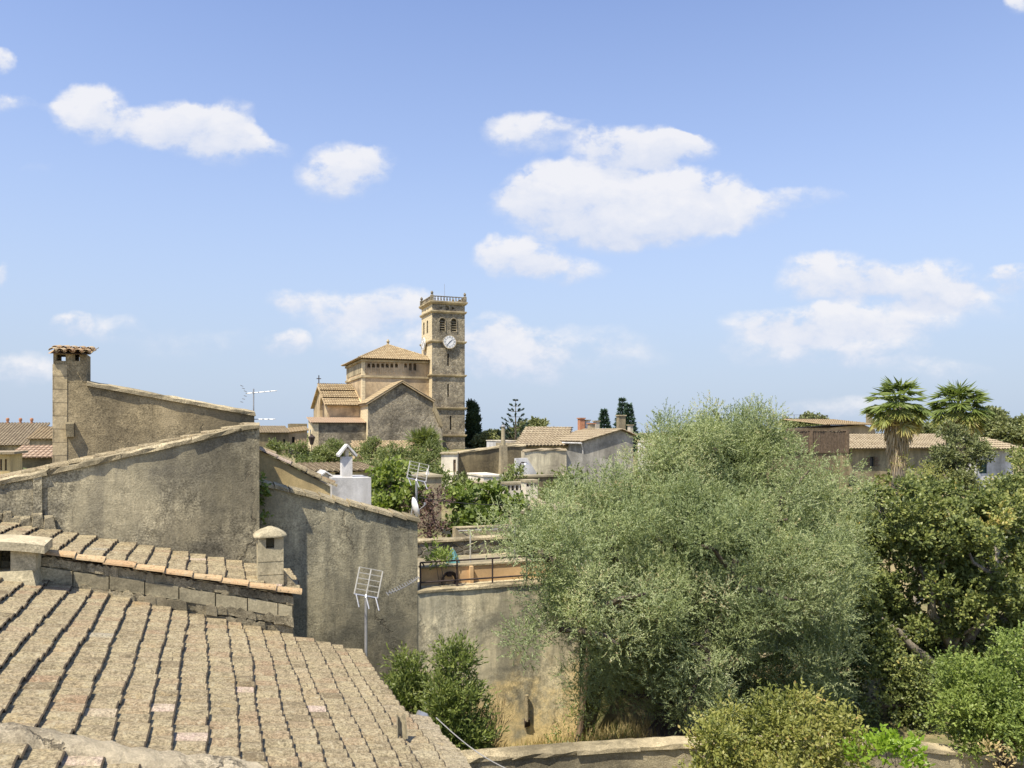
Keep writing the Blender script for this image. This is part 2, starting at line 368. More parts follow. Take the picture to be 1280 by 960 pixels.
M['hedge'] = m_leaf('hedge_leaf', [(0, (0.08, 0.105, 0.03)), (0.5, (0.155, 0.185, 0.055)), (1, (0.23, 0.25, 0.09))], rough=.5, trans=.25)
M['purple'] = m_leaf('plum_leaf', [(0, (0.075, 0.04, 0.035)), (0.5, (0.135, 0.08, 0.068)), (1, (0.21, 0.14, 0.11))], rough=.5, trans=.2)
M['cypress'] = m_leaf('cypress_leaf', [(0, (0.025, 0.045, 0.020)), (1, (0.077, 0.119, 0.048))], rough=.6, trans=.1)
M['conifer'] = m_leaf('conifer_needle', [(0, (0.023, 0.049, 0.031)), (1, (0.065, 0.111, 0.065))], rough=.6, trans=.1)
M['palm'] = m_leaf('palm_frond', [(0, (0.077, 0.116, 0.024)), (0.5, (0.165, 0.209, 0.050)), (0.85, (0.297, 0.297, 0.088)), (1, (0.418, 0.352, 0.132))], rough=.45, trans=.25)
M['deadpalm'] = m_leaf('dead_frond', [(0, (0.24, 0.18, 0.11)), (0.5, (0.42, 0.335, 0.215)), (1, (0.55, 0.46, 0.31))], rough=.8, trans=.15)
M['straw'] = m_leaf('dry_straw', [(0, (0.26, 0.20, 0.09)), (0.5, (0.40, 0.31, 0.145)), (1, (0.52, 0.43, 0.22))], rough=.8, trans=.2)
M['drystalk'] = m_leaf('dry_stalk', [(0, (0.16, 0.11, 0.05)), (0.5, (0.26, 0.19, 0.09)), (1, (0.36, 0.28, 0.14))], rough=.8, trans=.15)

def m_ground():
    m, nt, bs, vec, o = new_mat('dry_earth_and_grass')
    n1 = nt.noise(vec, 0.25, 8, 0.65); n2 = nt.noise(vec, 7, 7, 0.75)
    c = nt.ramp(n1, [(0.35, (0.24, 0.19, 0.095)), (0.46, (0.30, 0.24, 0.12)), (0.55, (0.14, 0.14, 0.055)), (0.68, (0.09, 0.11, 0.04))])
    c = nt.mix(0.7, c, nt.mix(1.0, c, nt.ramp(n2, [(0.35, 0.5), (0.65, 1.4)]), 'MULTIPLY'))
    nt.put(bs.inputs['Base Color'], c); bs.inputs['Roughness'].default_value = 0.95
    bump(nt, bs, n2, 0.8, 0.06)
    return m
M['ground'] = m_ground()

# ------------------------------------------------------------------ mesh building
class MB:
    def __init__(s):
        s.v = []; s.f = []; s.m = []; s.t = []
    def face(s, idx, mi=0, tint=0.5):
        s.f.append(tuple(idx)); s.m.append(mi); s.t.append(tint)
    def add(s, vs, fs, mi=0, tint=0.5):
        b = len(s.v); s.v.extend([tuple(p) for p in vs])
        for f in fs: s.face([b + i for i in f], mi, tint)
    def box(s, x0, x1, y0, y1, z0, z1, mi=0, tint=0.5):
        s.add([(x0, y0, z0), (x1, y0, z0), (x1, y1, z0), (x0, y1, z0), (x0, y0, z1), (x1, y0, z1), (x1, y1, z1), (x0, y1, z1)],
              [(0, 3, 2, 1), (4, 5, 6, 7), (0, 1, 5, 4), (1, 2, 6, 5), (2, 3, 7, 6), (3, 0, 4, 7)], mi, tint)
        return s
    def prism(s, poly, y0, y1, mi=0, tint=0.5):
        """poly: (x, z) outline, extruded from y0 to y1"""
        ar = sum(poly[i][0] * poly[(i + 1) % len(poly)][1] - poly[(i + 1) % len(poly)][0] * poly[i][1] for i in range(len(poly)))
        if ar < 0: poly = poly[::-1]
        n = len(poly)
        vs = [(x, y0, z) for x, z in poly] + [(x, y1, z) for x, z in poly]
        fs = [tuple(range(n)), tuple(range(2 * n - 1, n - 1, -1))]
        for i in range(n):
            j = (i + 1) % n
            fs.append((i, i + n, j + n, j))
        s.add(vs, fs, mi, tint)
        return s
    def hull(s, bottom, top, mi=0, tint=0.5):
        """two matching rings of points -> closed solid"""
        n = len(bottom)
        fs = [tuple(range(n))[::-1], tuple(range(n, 2 * n))]
        for i in range(n):
            j = (i + 1) % n
            fs.append((i, j, j + n, i + n))
        s.add(list(bottom) + list(top), fs, mi, tint)
        return s
    def tube(s, pts, rad, n=6, mi=0, tint=0.5, cap=True):
        pts = [Vector(p) for p in pts]
        if not hasattr(rad, '__len__'): rad = [rad] * len(pts)
        rings = []
        for i, p in enumerate(pts):
            d = (pts[min(i + 1, len(pts) - 1)] - pts[max(i - 1, 0)])
            d = d.normalized() if d.length > 1e-9 else Vector((0, 0, 1))
            a = d.orthogonal().normalized() if i == 0 else (a - d * a.dot(d)).normalized()
            b = d.cross(a)
            rings.append([p + (a * math.cos(2 * math.pi * k / n) + b * math.sin(2 * math.pi * k / n)) * rad[i] for k in range(n)])
        base = len(s.v)
        for r in rings: s.v.extend([tuple(q) for q in r])
        for i in range(len(pts) - 1):
            for k in range(n):
                k2 = (k + 1) % n
                s.face((base + i * n + k, base + i * n + k2, base + (i + 1) * n + k2, base + (i + 1) * n + k), mi, tint)
        if cap:
            s.face([base + k for k in range(n)][::-1], mi, tint)
            s.face([base + (len(pts) - 1) * n + k for k in range(n)], mi, tint)
        return s
    def lathe(s, prof, c=(0, 0, 0), n=16, mi=0, axis='z', tint=0.5):
        base = len(s.v)
        for r, h in prof:
            for k in range(n):
                a = 2 * math.pi * k / n
                if axis == 'z': s.v.append((c[0] + r * math.cos(a), c[1] + r * math.sin(a), c[2] + h))
                else: s.v.append((c[0] + r * math.cos(a), c[1] - h, c[2] + r * math.sin(a)))
        for i in range(len(prof) - 1):
            for k in range(n):
                k2 = (k + 1) % n
                s.face((base + i * n + k, base + i * n + k2, base + (i + 1) * n + k2, base + (i + 1) * n + k), mi, tint)
        s.face([base + k for k in range(n)][::-1], mi, tint)
        s.face([base + (len(prof) - 1) * n + k for k in range(n)], mi, tint)
        return s
    def build(s, name, mats, parent=None, smooth=False, loc=None, rotz=None):
        me = bpy.data.meshes.new(name)
        me.from_pydata(s.v, [], s.f)
        if not isinstance(mats, (list, tuple)): mats = [mats]
        for m in mats: me.materials.append(M[m] if isinstance(m, str) else m)
        me.polygons.foreach_set('material_index', s.m)
        at = me.attributes.new('tint', 'FLOAT', 'FACE')
        at.data.foreach_set('value', s.t)
        if smooth is True:
            me.polygons.foreach_set('use_smooth', [True] * len(s.f))
        me.update()
        o = bpy.data.objects.new(name, me)
        COL.objects.link(o)
        if parent is not None: o.parent = parent
        if loc is not None: o.location = loc
        if rotz is not None: o.rotation_euler = (0, 0, rotz)
        return o

def carve(o, cut):
    """take the cutter's solids out of the mesh: real recesses"""
    c = cut.build('cutter', ['dark'])
    c.parent = o.parent
    m = o.modifiers.new('b', 'BOOLEAN'); m.object = c; m.operation = 'DIFFERENCE'; m.solver = 'EXACT'
    bpy.context.view_layer.update()
    dg = bpy.context.evaluated_depsgraph_get()
    me = bpy.data.meshes.new_from_object(o.evaluated_get(dg))
    o.modifiers.clear()
    old = o.data; o.data = me
    nm = old.name; bpy.data.meshes.remove(old); me.name = nm
    cm = c.data; bpy.data.objects.remove(c); bpy.data.meshes.remove(cm)
    return o

def tag(o, label, cat, group=None):
    o['label'] = label; o['category'] = cat
    if group: o['group'] = group
    return o
def structure(o, kind='structure'):
    o['kind'] = kind
    return o

class Fr:
    """a thing's own frame: an Empty on the ground, x along its front, y into the depth, z up"""
    def __init__(s, name, label, cat, v=None, u=None, px=None, D=None, z=0.0, ang=A, group=None, make=True):
        s.ex = Vector((math.cos(ang), math.sin(ang))); s.ey = Vector((-math.sin(ang), math.cos(ang)))
        if px is not None:
            s.o = Vector(((px - 640) / 1000 * D, D))
        else:
            s.o = Vector((math.cos(A), math.sin(A))) * v + Vector((-math.sin(A), math.cos(A))) * u
        s.z = z; s.ang = ang
        if make:
            e = bpy.data.objects.new(name, None)
            COL.objects.link(e)
            e.location = (s.o.x, s.o.y, z); e.rotation_euler = (0, 0, ang)
            e.empty_display_size = 0.3
            s.e = tag(e, label, cat, group)
    def X(s, px, y=0.0):
        k = (px - 640) / 1000; q = s.o + s.ey * y
        return (k * q.y - q.x) / (s.ex.x - k * s.ex.y)
    def Y(s, px, x=0.0):
        k = (px - 640) / 1000; q = s.o + s.ex * x
        return (k * q.y - q.x) / (s.ey.x - k * s.ey.y)
    def Z(s, py, x=0.0, y=0.0):
        d = (s.o + s.ex * x + s.ey * y).y
        return H + (540 - py) / 1000 * d - s.z
    def p(s, px, py, y=0.0):
        x = s.X(px, y)
        return (x, s.Z(py, x, y))
    def p3(s, px, py, y=0.0):
        x = s.X(px, y)
        return Vector((x, y, s.Z(py, x, y)))
    def poly(s, pts, y=0.0):
        return [s.p(a, b, y) for a, b in pts]

def world(px, py, D):
    return Vector(((px - 640) / 1000 * D, D, H + (540 - py) / 1000 * D))

# ------------------------------------------------------------------ barrel tile roofs
def tiles(mb, poly, exp=0.40, pitch=0.27, seg=6, rw=0.118, hgt=0.085, jit=1.0, hollow=True, chan=True, mi=0, over=0.06, tint=None, lip=0.035, skip=None, rn=None, base=True, pink=0.03, lipm=None):
    """lay half-barrel tiles on a planar convex polygon; rows run down the steepest slope"""
    rn = rn or random.Random(3)
    P = [Vector(q) for q in poly]
    n = (P[1] - P[0]).cross(P[2] - P[0]).normalized()
    if n.z < 0: n = -n
    es = Vector((n.x * n.z, n.y * n.z, n.z * n.z - 1.0))
    es = es.normalized() if es.length > 1e-6 else Vector((0, -1, 0))
    et = n.cross(es).normalized()
    O = P[0]
    ST = [((q - O).dot(es), (q - O).dot(et)) for q in P]
    tmin, tmax = min(t for _, t in ST), max(t for _, t in ST)
    smax_all = max(a for a, _ in ST)
    def span(t):
        xs = []
        for i in range(len(ST)):
            (s0, t0), (s1, t1) = ST[i], ST[(i + 1) % len(ST)]
            if (t0 - t) * (t1 - t) <= 0 and abs(t1 - t0) > 1e-9:
                xs.append(s0 + (s1 - s0) * (t - t0) / (t1 - t0))
        return (min(xs), max(xs)) if len(xs) >= 2 else None
    def pt(s_, t_, n_):
        q = O + es * s_ + et * t_ + n * n_
        return (q.x, q.y, q.z)
    if base:
        mb.add([q - n * 0.02 for q in P], [tuple(range(len(P)))] if (P[1] - P[0]).cross(P[2] - P[0]).z > 0 else [tuple(range(len(P)))[::-1]], mi, 0.1)
    rows = max(1, int(round((tmax - tmin) / pitch)))
    pit = (tmax - tmin) / rows
    walk = [rn.uniform(-.01, .01) for _ in range(80)]
    for r in range(rows):
        t = tmin + (r + 0.5) * pit
        sp = span(min(max(t, tmin + 1e-4), tmax - 1e-4))
        if sp is None or sp[1] - sp[0] < 0.12: continue
        walk = [min(.045, max(-.045, w_ + rn.uniform(-.016, .016))) for w_ in walk]
        for kind in ((0, 1) if chan else (0,)):
            tt = t + (pit * 0.5 if kind else 0.0)
            s_end = sp[1] + over
            k = 0
            while s_end > sp[0] + 0.05:
                s1 = s_end + (rn.uniform(-.008, .008) + walk[k % 80]) * jit
                s0 = max(s_end - exp - 0.09, sp[0] - 0.03)
                if kind == 1: s1 -= 0.05
                if skip and skip((s0 + s1) / 2, tt, pt): s_end -= exp; continue
                dt0 = rn.uniform(-.012, .012) * jit; dt1 = rn.uniform(-.014, .014) * jit
                dz = rn.uniform(-.004, .006) * jit
                tn = min(.95, max(0, rn.gauss(.45, .17))) if tint is None else tint(rn)
                if tint is None and rn.random() < pink * 0.3: tn = rn.uniform(.965, 1)
                if kind == 0:
                    w0, w1 = rw * 0.90, rw * rn.uniform(.97, 1.04)
                    h0, h1 = hgt * 0.74, hgt * rn.uniform(.94, 1.06)
                    z0, z1 = 0.012 + dz, 0.012 + lip + dz
                    sg = 1
                else:
                    w0, w1 = rw * 0.95, rw * 0.85
                    h0, h1 = 0.045, 0.04
                    z0, z1 = 0.045, 0.045 + lip * 0.6
                    sg = -1
                ths = [math.pi * i / seg for i in range(seg + 1)]
                mid = 0.5
                st_ = [(s0, w0, h0, z0, dt0), (s0 + (s1 - s0) * .5, (w0 + w1) / 2, (h0 + h1) / 2 + rn.uniform(-.004, .004) * jit, (z0 + z1) / 2, (dt0 + dt1) / 2 + rn.uniform(-.004, .004) * jit), (s1 - .017, w1, h1, z1 - .004, dt1), (s1, w1 * .985, h1 * .97, z1 - .004, dt1)] if hollow else [(s0, w0, h0, z0, dt0), (s1, w1, h1, z1, dt1)]
                b = len(mb.v)
                for (s_, w_, h_, zz, dt) in st_:
                    for th in ths:
                        mb.v.append(pt(s_, tt + dt + w_ * math.cos(th), zz + sg * h_ * math.sin(th)))
                m_ = seg + 1
                nr = len(st_)
                for a in range(nr - 1):
                    for i in range(seg):
                        q = (b + a * m_ + i, b + a * m_ + i + 1, b + (a + 1) * m_ + i + 1, b + (a + 1) * m_ + i)
                        mb.face(q if sg > 0 else q[::-1], lipm if (lipm is not None and a == nr - 2) else mi, tn)  # last strip before the lip takes the painted shadow colour
                if hollow:
                    th_ = 0.016
                    b2 = len(mb.v)
                    for (s_, w_, h_, zz, dt) in ((s1, w1 - th_, h1 - th_ * sg, z1, dt1), (s1 - 0.12, w1 - th_, h1 - th_ * sg, z1 - .008, dt1)):
                        for th in ths:
                            mb.v.append(pt(s_, tt + dt + w_ * math.cos(th), zz + sg * h_ * math.sin(th)))
                    for i in range(seg):
                        q = (b + (nr - 1) * m_ + i, b + (nr - 1) * m_ + i + 1, b2 + i + 1, b2 + i)
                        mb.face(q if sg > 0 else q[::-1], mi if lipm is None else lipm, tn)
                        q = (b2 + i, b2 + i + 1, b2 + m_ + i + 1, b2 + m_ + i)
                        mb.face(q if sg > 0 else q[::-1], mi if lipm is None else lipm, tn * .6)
                else:
                    mb.face([b + (nr - 1) * m_ + i for i in range(m_)], mi, 0.0)
                s_end -= exp
                k += 1
    return mb

def ridge_tiles(mb, a, b, step=0.38, r=0.13, h=0.10, mi=0, rn=None, seg=6, lift=0.02):
    """one line of cover tiles from a (high end) to b"""
    rn = rn or random.Random(5)
    a, b = Vector(a), Vector(b)
    L = (b - a).length
    n = max(1, int(round(L / step)))
    d = (b - a).normalized()
    side = Vector((-d.y, d.x, 0)).normalized(); up = side.cross(d) * -1
    if up.z < 0: up = -up
    for i in range(n):
        s0, s1 = i * L / n - 0.03, (i + 1) * L / n + rn.uniform(-.02, .03)
        o0 = rn.uniform(-.02, .02); o1 = rn.uniform(-.02, .02)
        base = len(mb.v)
        rr = r * rn.uniform(.92, 1.06)
        for s_, w_, h_, z_, o_ in ((s0, rr * .86, h * .86, 0, o0), (s1, rr, h, lift, o1), (s1, rr * .86, h * .82, lift, o1), (s1 - .1, rr * .86, h * .82, lift, o1)):
            for k in range(seg + 1):
                th = math.pi * k / seg
                q = a + d * s_ + side * (o_ + w_ * math.cos(th)) + up * (z_ + h_ * math.sin(th))
                mb.v.append(tuple(q))
        m_ = seg + 1; tn = rn.random()
        for r_ in range(3):
            for k in range(seg):
                mb.face((base + r_ * m_ + k, base + (r_ + 1) * m_ + k, base + (r_ + 1) * m_ + k + 1, base + r_ * m_ + k + 1), mi, tn)
    return mb

# ------------------------------------------------------------------ foliage
def unit(a):
    return a / np.maximum(np.linalg.norm(a, axis=1, keepdims=True), 1e-9)

NLEAF = [0]
def leaf_mesh(name, P, D_, L, W, tint, mat, parent, fold=0.0, face=1.2):
    N = len(P); NLEAF[0] += N
    up = rng.normal(size=(N, 3)) * .75 + np.array([-.25, -.45, .8]) * face; side = unit(np.cross(D_, up))   # blades turn to the light
    nrm = unit(np.cross(side, D_))
    L = L[:, None]; W = W[:, None]
    v = np.empty((N, 4, 3), np.float32)
    v[:, 0] = P
    v[:, 1] = P + D_ * L * .45 + side * W * .5 + nrm * W * fold
    v[:, 2] = P + D_ * L
    v[:, 3] = P + D_ * L * .45 - side * W * .5 + nrm * W * fold
    me = bpy.data.meshes.new(name)
    me.vertices.add(4 * N); me.loops.add(4 * N); me.polygons.add(N)
    me.vertices.foreach_set('co', v.reshape(-1))
    me.loops.foreach_set('vertex_index', np.arange(4 * N, dtype=np.int32))
    me.polygons.foreach_set('loop_start', np.arange(0, 4 * N, 4, dtype=np.int32))
    me.polygons.foreach_set('loop_total', np.full(N, 4, np.int32))
    at = me.attributes.new('tint', 'FLOAT', 'FACE')
    at.data.foreach_set('value', np.clip(tint, 0, 1).astype(np.float32))
    me.materials.append(M[mat])
    me.update(calc_edges=True)
    o = bpy.data.objects.new(name, me); COL.objects.link(o)
    if parent is not None: o.parent = parent
    return o

def sub_lobes(big, n_per, rs, inner=0.55, flat=0.8):
    """scatter small leafy clumps through the volume of the big ones; nearer the skin than the core"""
    out = []
    for (x, y, z, rx, ry, rz) in big:
        n = max(3, int(n_per * (rx * ry * rz) ** (2 / 3)))
        d = unit(rng.normal(size=(n, 3)))
        k = inner + (1 - inner) * rng.random(n) ** .6
        c = np.stack([x + d[:, 0] * rx * k, y + d[:, 1] * ry * k, z + d[:, 2] * rz * k], 1)
        r = rs * rng.uniform(.6, 1.35, n)
        for i in range(n): out.append((c[i, 0], c[i, 1], c[i, 2], r[i], r[i], r[i] * flat))
    return np.array(out)

def clumped(big, n_mid, r_mid, n_sub, r_sub, n_fill, flat=.85, tsd=.12):
    mid = sub_lobes(big, n_mid, r_mid, .82, flat)
    out = []
    for m in mid:
        q = sub_lobes([tuple(m)], n_sub, r_sub, .55, .9)
        out.append(np.concatenate([q, np.full((len(q), 1), rng.normal(0, tsd))], 1))
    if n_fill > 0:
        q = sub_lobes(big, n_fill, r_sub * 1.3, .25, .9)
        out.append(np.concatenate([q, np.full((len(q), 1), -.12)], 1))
    return np.concatenate(out)

def foliage(lobes, per_m2, twig, nleaf, spread, upw=0.35, droop=0.0, r0=0.35, r1=0.95):
    """twigs leave each clump outwards and upwards; leaves stand along the twigs"""
    PP, DD, TT = [], [], []
    for lb_ in lobes:
        x, y, z, rx, ry, rz = lb_[:6]
        n = max(4, int(per_m2 * 4 * math.pi * ((rx + ry + rz) / 3) ** 2))
        d = unit(rng.normal(size=(n, 3)))
        k = rng.uniform(r0, r1, n)[:, None]
        p = np.array([x, y, z]) + d * np.array([rx, ry, rz]) * k
        td = unit(d * .8 + np.array([0, 0, upw]) + rng.normal(size=(n, 3)) * .4)
        tl = twig * rng.uniform(.5, 1.3, n)
        tt0 = (lb_[6] if len(lb_) > 6 else rng.normal(0, .10)) + rng.normal(0, .10, n)
        s = (np.arange(nleaf) + rng.random((n, nleaf))) / nleaf
        pos = p[:, None, :] + td[:, None, :] * (tl[:, None] * s)[:, :, None]
        pos[:, :, 2] -= droop * (s ** 2) * tl[:, None]
        ld = td[:, None, :] + rng.normal(size=(n, nleaf, 3)) * spread
        PP.append(pos.reshape(-1, 3)); DD.append(ld.reshape(-1, 3))
        TT.append((tt0[:, None] + rng.normal(0, .17, (n, nleaf))).reshape(-1) + .45)
    return np.concatenate(PP), unit(np.concatenate(DD)), np.concatenate(TT)

def limb(mb, a, b, r0, r1, k=5, wob=0.12, n=6):
    a, b = Vector(a), Vector(b); L = (b - a).length
    pts, rr = [], []
    for i in range(k + 1):
        s = i / k
        q = a.lerp(b, s)
        if 0 < i < k: q += Vector((rnd.uniform(-1, 1), rnd.uniform(-1, 1), rnd.uniform(-.6, .6))) * L * wob * .5
        q.z += math.sin(s * math.pi) * L * .06
        pts.append(q); rr.append(r0 + (r1 - r0) * s)
    mb.tube(pts, rr, n)
    return pts

GCACHE = {}
def ground_z(x, y):
    v = x * math.cos(A) + y * math.sin(A); u = -x * math.sin(A) + y * math.cos(A)
    def ss(a, b, q):
        q = min(max((q - a) / (b - a), 0), 1); return q * q * (3 - 2 * q)
    up = 3.6 + 1.1 * ss(45, 140, u)
    left = ss(18.2, 18.9, u); right = ss(26, 42, u)
    m = ss(8.9, 12.5, v)
    return up * (left * (1 - m) + right * m)

def tree(name, label, cat, blobs, mat, leaf, base=None, trunk_r=0.15, bark='bark', n_sub=6, sub_r=0.6, inner=.55, per_m2=60, twig=.45, nleaf=10, spread=.55,
         upw=.35, droop=0.0, group=None, crown='crown', limbs=10, flat=.85, fold=.0, extra_limbs=None, stem_name='trunk', tint_off=0.0, mids=None):
    """blobs: (px, py, D, rx_px, ry_px[, depth factor]) read off the photograph, each put at its own distance"""
    big = []
    for bl in blobs:
        px, py, D, rx, ry = bl[:5]
        dk = bl[5] if len(bl) > 5 else 0.9
        c = world(px, py, D)
        big.append((c.x, c.y, c.z, rx * D / 1000, rx * D / 1000 * dk, ry * D / 1000))
    if base is None:
        cx = sum(b[0] for b in big) / len(big); cy = sum(b[1] for b in big) / len(big)
    else:
        cx, cy = base
    bz = ground_z(cx, cy)
    e = bpy.data.objects.new(name, None); COL.objects.link(e)
    e.location = (cx, cy, bz); tag(e, label, cat, group); e.empty_display_size = .3
    big = [(x - cx, y - cy, z - bz, a, b_, c_) for (x, y, z, a, b_, c_) in big]
    lob = sub_lobes(big, n_sub, sub_r, inner, flat) if mids is None else clumped(big, mids[0], mids[1], n_sub, sub_r, mids[2], flat)
    lob = lob[lob[:, 2] > 0.15]
    P, D_, T = foliage(lob, per_m2, twig, nleaf, spread, upw, droop)
    keep = P[:, 2] > 0.02
    P, D_, T = P[keep], D_[keep], T[keep]
    N = len(P)
    L = leaf[0] * rng.uniform(.7, 1.25, N); W = leaf[1] * rng.uniform(.75, 1.2, N)
    zt = P[:, 2]
    leaf_mesh(crown, P, D_, L, W, T + tint_off, mat, e, fold)
    mb = MB()
    zt = max(b[2] for b in big)
    fork = Vector((0, 0, max(.3, min(b[2] for b in big) * .6)))
    if trunk_r > 0:
        r = trunk_r
        mb.tube([(0, 0, -0.25), (r * .1, 0, .12), (r * .3, -r * .2, fork.z * .5), tuple(fork)], [r * 1.5, r * 1.15, r, r * .9], 9)
        order = sorted(range(len(lob)), key=lambda i: rnd.random())[:limbs]
        for b in big:
            q = limb(mb, fork, (b[0], b[1], b[2]), r * .55, r * .16)
        for i in order:
            b = min(big, key=lambda q: (q[0] - lob[i][0]) ** 2 + (q[1] - lob[i][1]) ** 2 + (q[2] - lob[i][2]) ** 2)
            limb(mb, (b[0], b[1], b[2] - b[5] * .4), lob[i][:3], r * .2, r * .06, 4, .15, 5)
        mb.build(stem_name, bark, e, smooth=True)
    return e
# ------------------------------------------------------------------ setting: ground
def make_ground():
    vs = sorted(set([-1500, -800, -400, -200, -100, -60, -40, -20, -10, 0, 4, 8, 8.9, 9.8, 10.7, 11.6, 12.5, 14, 18, 24, 32, 45, 60, 90, 140, 220, 400, 800, 1500]))
    us = sorted(set([-60, -20, 0, 6, 10, 14, 17, 18.2, 18.45, 18.7, 18.9, 20, 23, 26, 28, 30, 32, 34, 36, 38, 40, 42, 45, 52, 60, 75, 90, 110, 125, 140, 170, 220, 320, 600, 1200, 3000]))
    ca, sa = math.cos(A), math.sin(A)
    mb = MB()
    for u in us:
        for v in vs:
            x = v * ca - u * sa; y = v * sa + u * ca
            mb.v.append((x, y, ground_z(x, y)))
    n = len(vs)
    for i in range(len(us) - 1):
        for j in range(n - 1):
            mb.face((i * n + j, i * n + j + 1, (i + 1) * n + j + 1, (i + 1) * n + j))
    structure(mb.build('ground', 'ground', smooth=False))
make_ground()

def rough_strip(mb, a, b, y0, y1, th, step=0.28, jit=0.03, mi=0, rn=None, sub=1):
    """an uneven course of stone or mortar lying along a sloping wall head from a to b (x, z)"""
    rn = rn or random.Random(9)
    L = math.hypot(b[0] - a[0], b[1] - a[1]); n = max(2, int(L / step))
    base = len(mb.v)
    for i in range(n + 1):
        s = i / n
        x = a[0] + (b[0] - a[0]) * s; z = a[1] + (b[1] - a[1]) * s
        j = lambda k=1.0: rn.uniform(-jit, jit) * k
        mb.v += [(x + j(), y0 + j(), z - .03), (x + j(), y0 + j(.8), z + th * .6 + j()), (x + j(), y0 + (y1 - y0) * .25 + j(), z + th + j()),
                 (x + j(), y0 + (y1 - y0) * .7, z + th + j()), (x, y1 + j(), z + th * .5), (x, y1, z - .03)]
    k = 6
    for i in range(n):
        for q in range(k - 1):
            mb.face((base + i * k + q, base + (i + 1) * k + q, base + (i + 1) * k + q + 1, base + i * k + q + 1), mi, rn.random())
    mb.face([base + q for q in range(k)], mi); mb.face([base + n * k + q for q in range(k)][::-1], mi)
    return mb

def vu(px, u):
    k = (px - 640) / 1000
    Y = u / (-math.sin(A) * k + math.cos(A))
    return (math.cos(A) * k + math.sin(A)) * Y

# ------------------------------------------------------------------ the near tiled house (bottom left)
S1 = 0.317
zr1 = lambda v: H - 3.3 - S1 * v
f = Fr('house', 'low house in the foreground under the broad lichen-covered clay tile roof', 'house', v=0, u=15.0)
y_near, v_l, v_e = -9.2, -6.2, 2.62
b = MB(); b.prism([(v_l, -0.3), (v_e - .15, -0.3), (v_e - .15, zr1(v_e - .15) - .1), (v_l, zr1(v_l) - .1)], y_near, -0.03)
b.build('wall', 'beige', f.e)
b = MB()
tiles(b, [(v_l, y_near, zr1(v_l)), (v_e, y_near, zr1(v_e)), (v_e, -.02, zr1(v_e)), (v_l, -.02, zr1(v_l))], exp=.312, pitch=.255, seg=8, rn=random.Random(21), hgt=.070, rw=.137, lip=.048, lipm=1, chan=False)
b.build('roof', ['tile', 'tile_lip_shade'], f.e)
# weathered layered strip of thin tiles below the eave
b = MB()
zl = lambda v: zr1(v) - .05
tiles(b, [(v_e - .05, -7.6, zl(v_e - .05)), (3.12, -7.6, zl(3.12)), (3.12, -3.22, zl(3.12)), (v_e - .05, -3.22, zl(v_e - .05))], exp=.30, pitch=.13, seg=4, rw=.062, hgt=.026, hollow=True, chan=False, rn=random.Random(4), lip=.018, jit=1.4)
b.build('lower_roof', 'tile_low', f.e)
b = MB(); b.prism([(v_e - .15, -.3), (3.0, -.3), (3.0, zl(3.0) - .06), (v_e - .15, zl(v_e - .15) - .06)], -7.6, -3.3); b.build('lower_wall', 'beige', f.e)
# cement band smeared across the tiles
b = MB(); rn = random.Random(8)
nx, ny = 90, 9
for i in range(nx + 1):
    s = i / nx; x = v_l + (1.05 - v_l) * s
    ya = -7.06 + .06 * math.sin(x * 3.1) + rn.uniform(-.02, .02) - .10 * max(0, s - .8) * 5 * .3; yb = -6.60 + .05 * math.sin(x * 2.3 + 1) + rn.uniform(-.02, .02)
    for j in range(ny + 1):
        q = j / ny; y = ya + (yb - ya) * q
        hh = .20 * (1 - abs(2 * q - 1) ** 5) + .014 * math.sin(x * 24.6 + q * 3) + .015 * math.sin(x * 3.3) + rn.uniform(-.009, .009)
        if s > .9: hh -= (s - .9) * 1.2
        b.v.append((x, y, zr1(x) + hh - .02))
for i in range(nx):
    for j in range(ny):
        p_ = i * (ny + 1) + j
        b.face((p_, p_ + ny + 1, p_ + ny + 2, p_ + 1))
b.build('cement_band', 'cement', f.e, smooth=True)
# gutter outlet at the corner of the lower strip
b = MB(); b.tube([(3.0, -3.2, zl(3.0) + .05), (3.12, -3.2, zl(3.12) + .03), (3.2, -3.22, zl(3.2) - .1)], .05, 8); b.build('gutter_outlet', 'steel', f.e)
# squat chimney with a slab lid at the left border
v0c = vu(2, 14.75); 
g_ = Fr('x', '', '', v=0, u=15.0, make=False)
yc = -.32
def cz(py, x, y=yc): return g_.Z(py, x, y)
xr = g_.X(44, yc - .3); xl = xr - 1.05
b = MB()
zt = cz(709, xr); zb = zr1(xr) - .05
b.hull([(xl - .1, yc - .40, zb), (xr + .06, yc - .40, zb), (xr + .06, yc + .3, zb), (xl - .1, yc + .3, zb)],
       [(xl, yc - .3, zt), (xr - .04, yc - .3, zt), (xr - .04, yc + .25, zt), (xl, yc + .25, zt)])
zs = cz(684, xr)
for a, c in ((xr - .34, xr), (xr - .72, xr - .56), (xl, xl + .12)):
    b.box(a, c, yc - .27, yc + .22, zt - .01, zs)
ch = b.build('chimney', 'chimney', f.e)
b = MB()
nx = 12
top = []
for i in range(nx + 1):
    s = i / nx; x = xl - .15 + (xr + .14 - xl + .15) * s
    zz = zs + .06 * math.sin(s * math.pi) - .06 * s + .06
    b.v += [(x, yc - .38, zz - .06), (x, yc - .38, zz + .07), (x, yc + .34, zz + .1), (x, yc + .34, zz - .04)]
for i in range(nx):
    for q in range(4):
        b.face((i * 4 + q, (i + 1) * 4 + q, (i + 1) * 4 + (q + 1) % 4, i * 4 + (q + 1) % 4))
b.face((0, 1, 2, 3)); b.face((nx * 4 + 3, nx * 4 + 2, nx * 4 + 1, nx * 4))
b.build('chimney_lid', 'slab', ch)
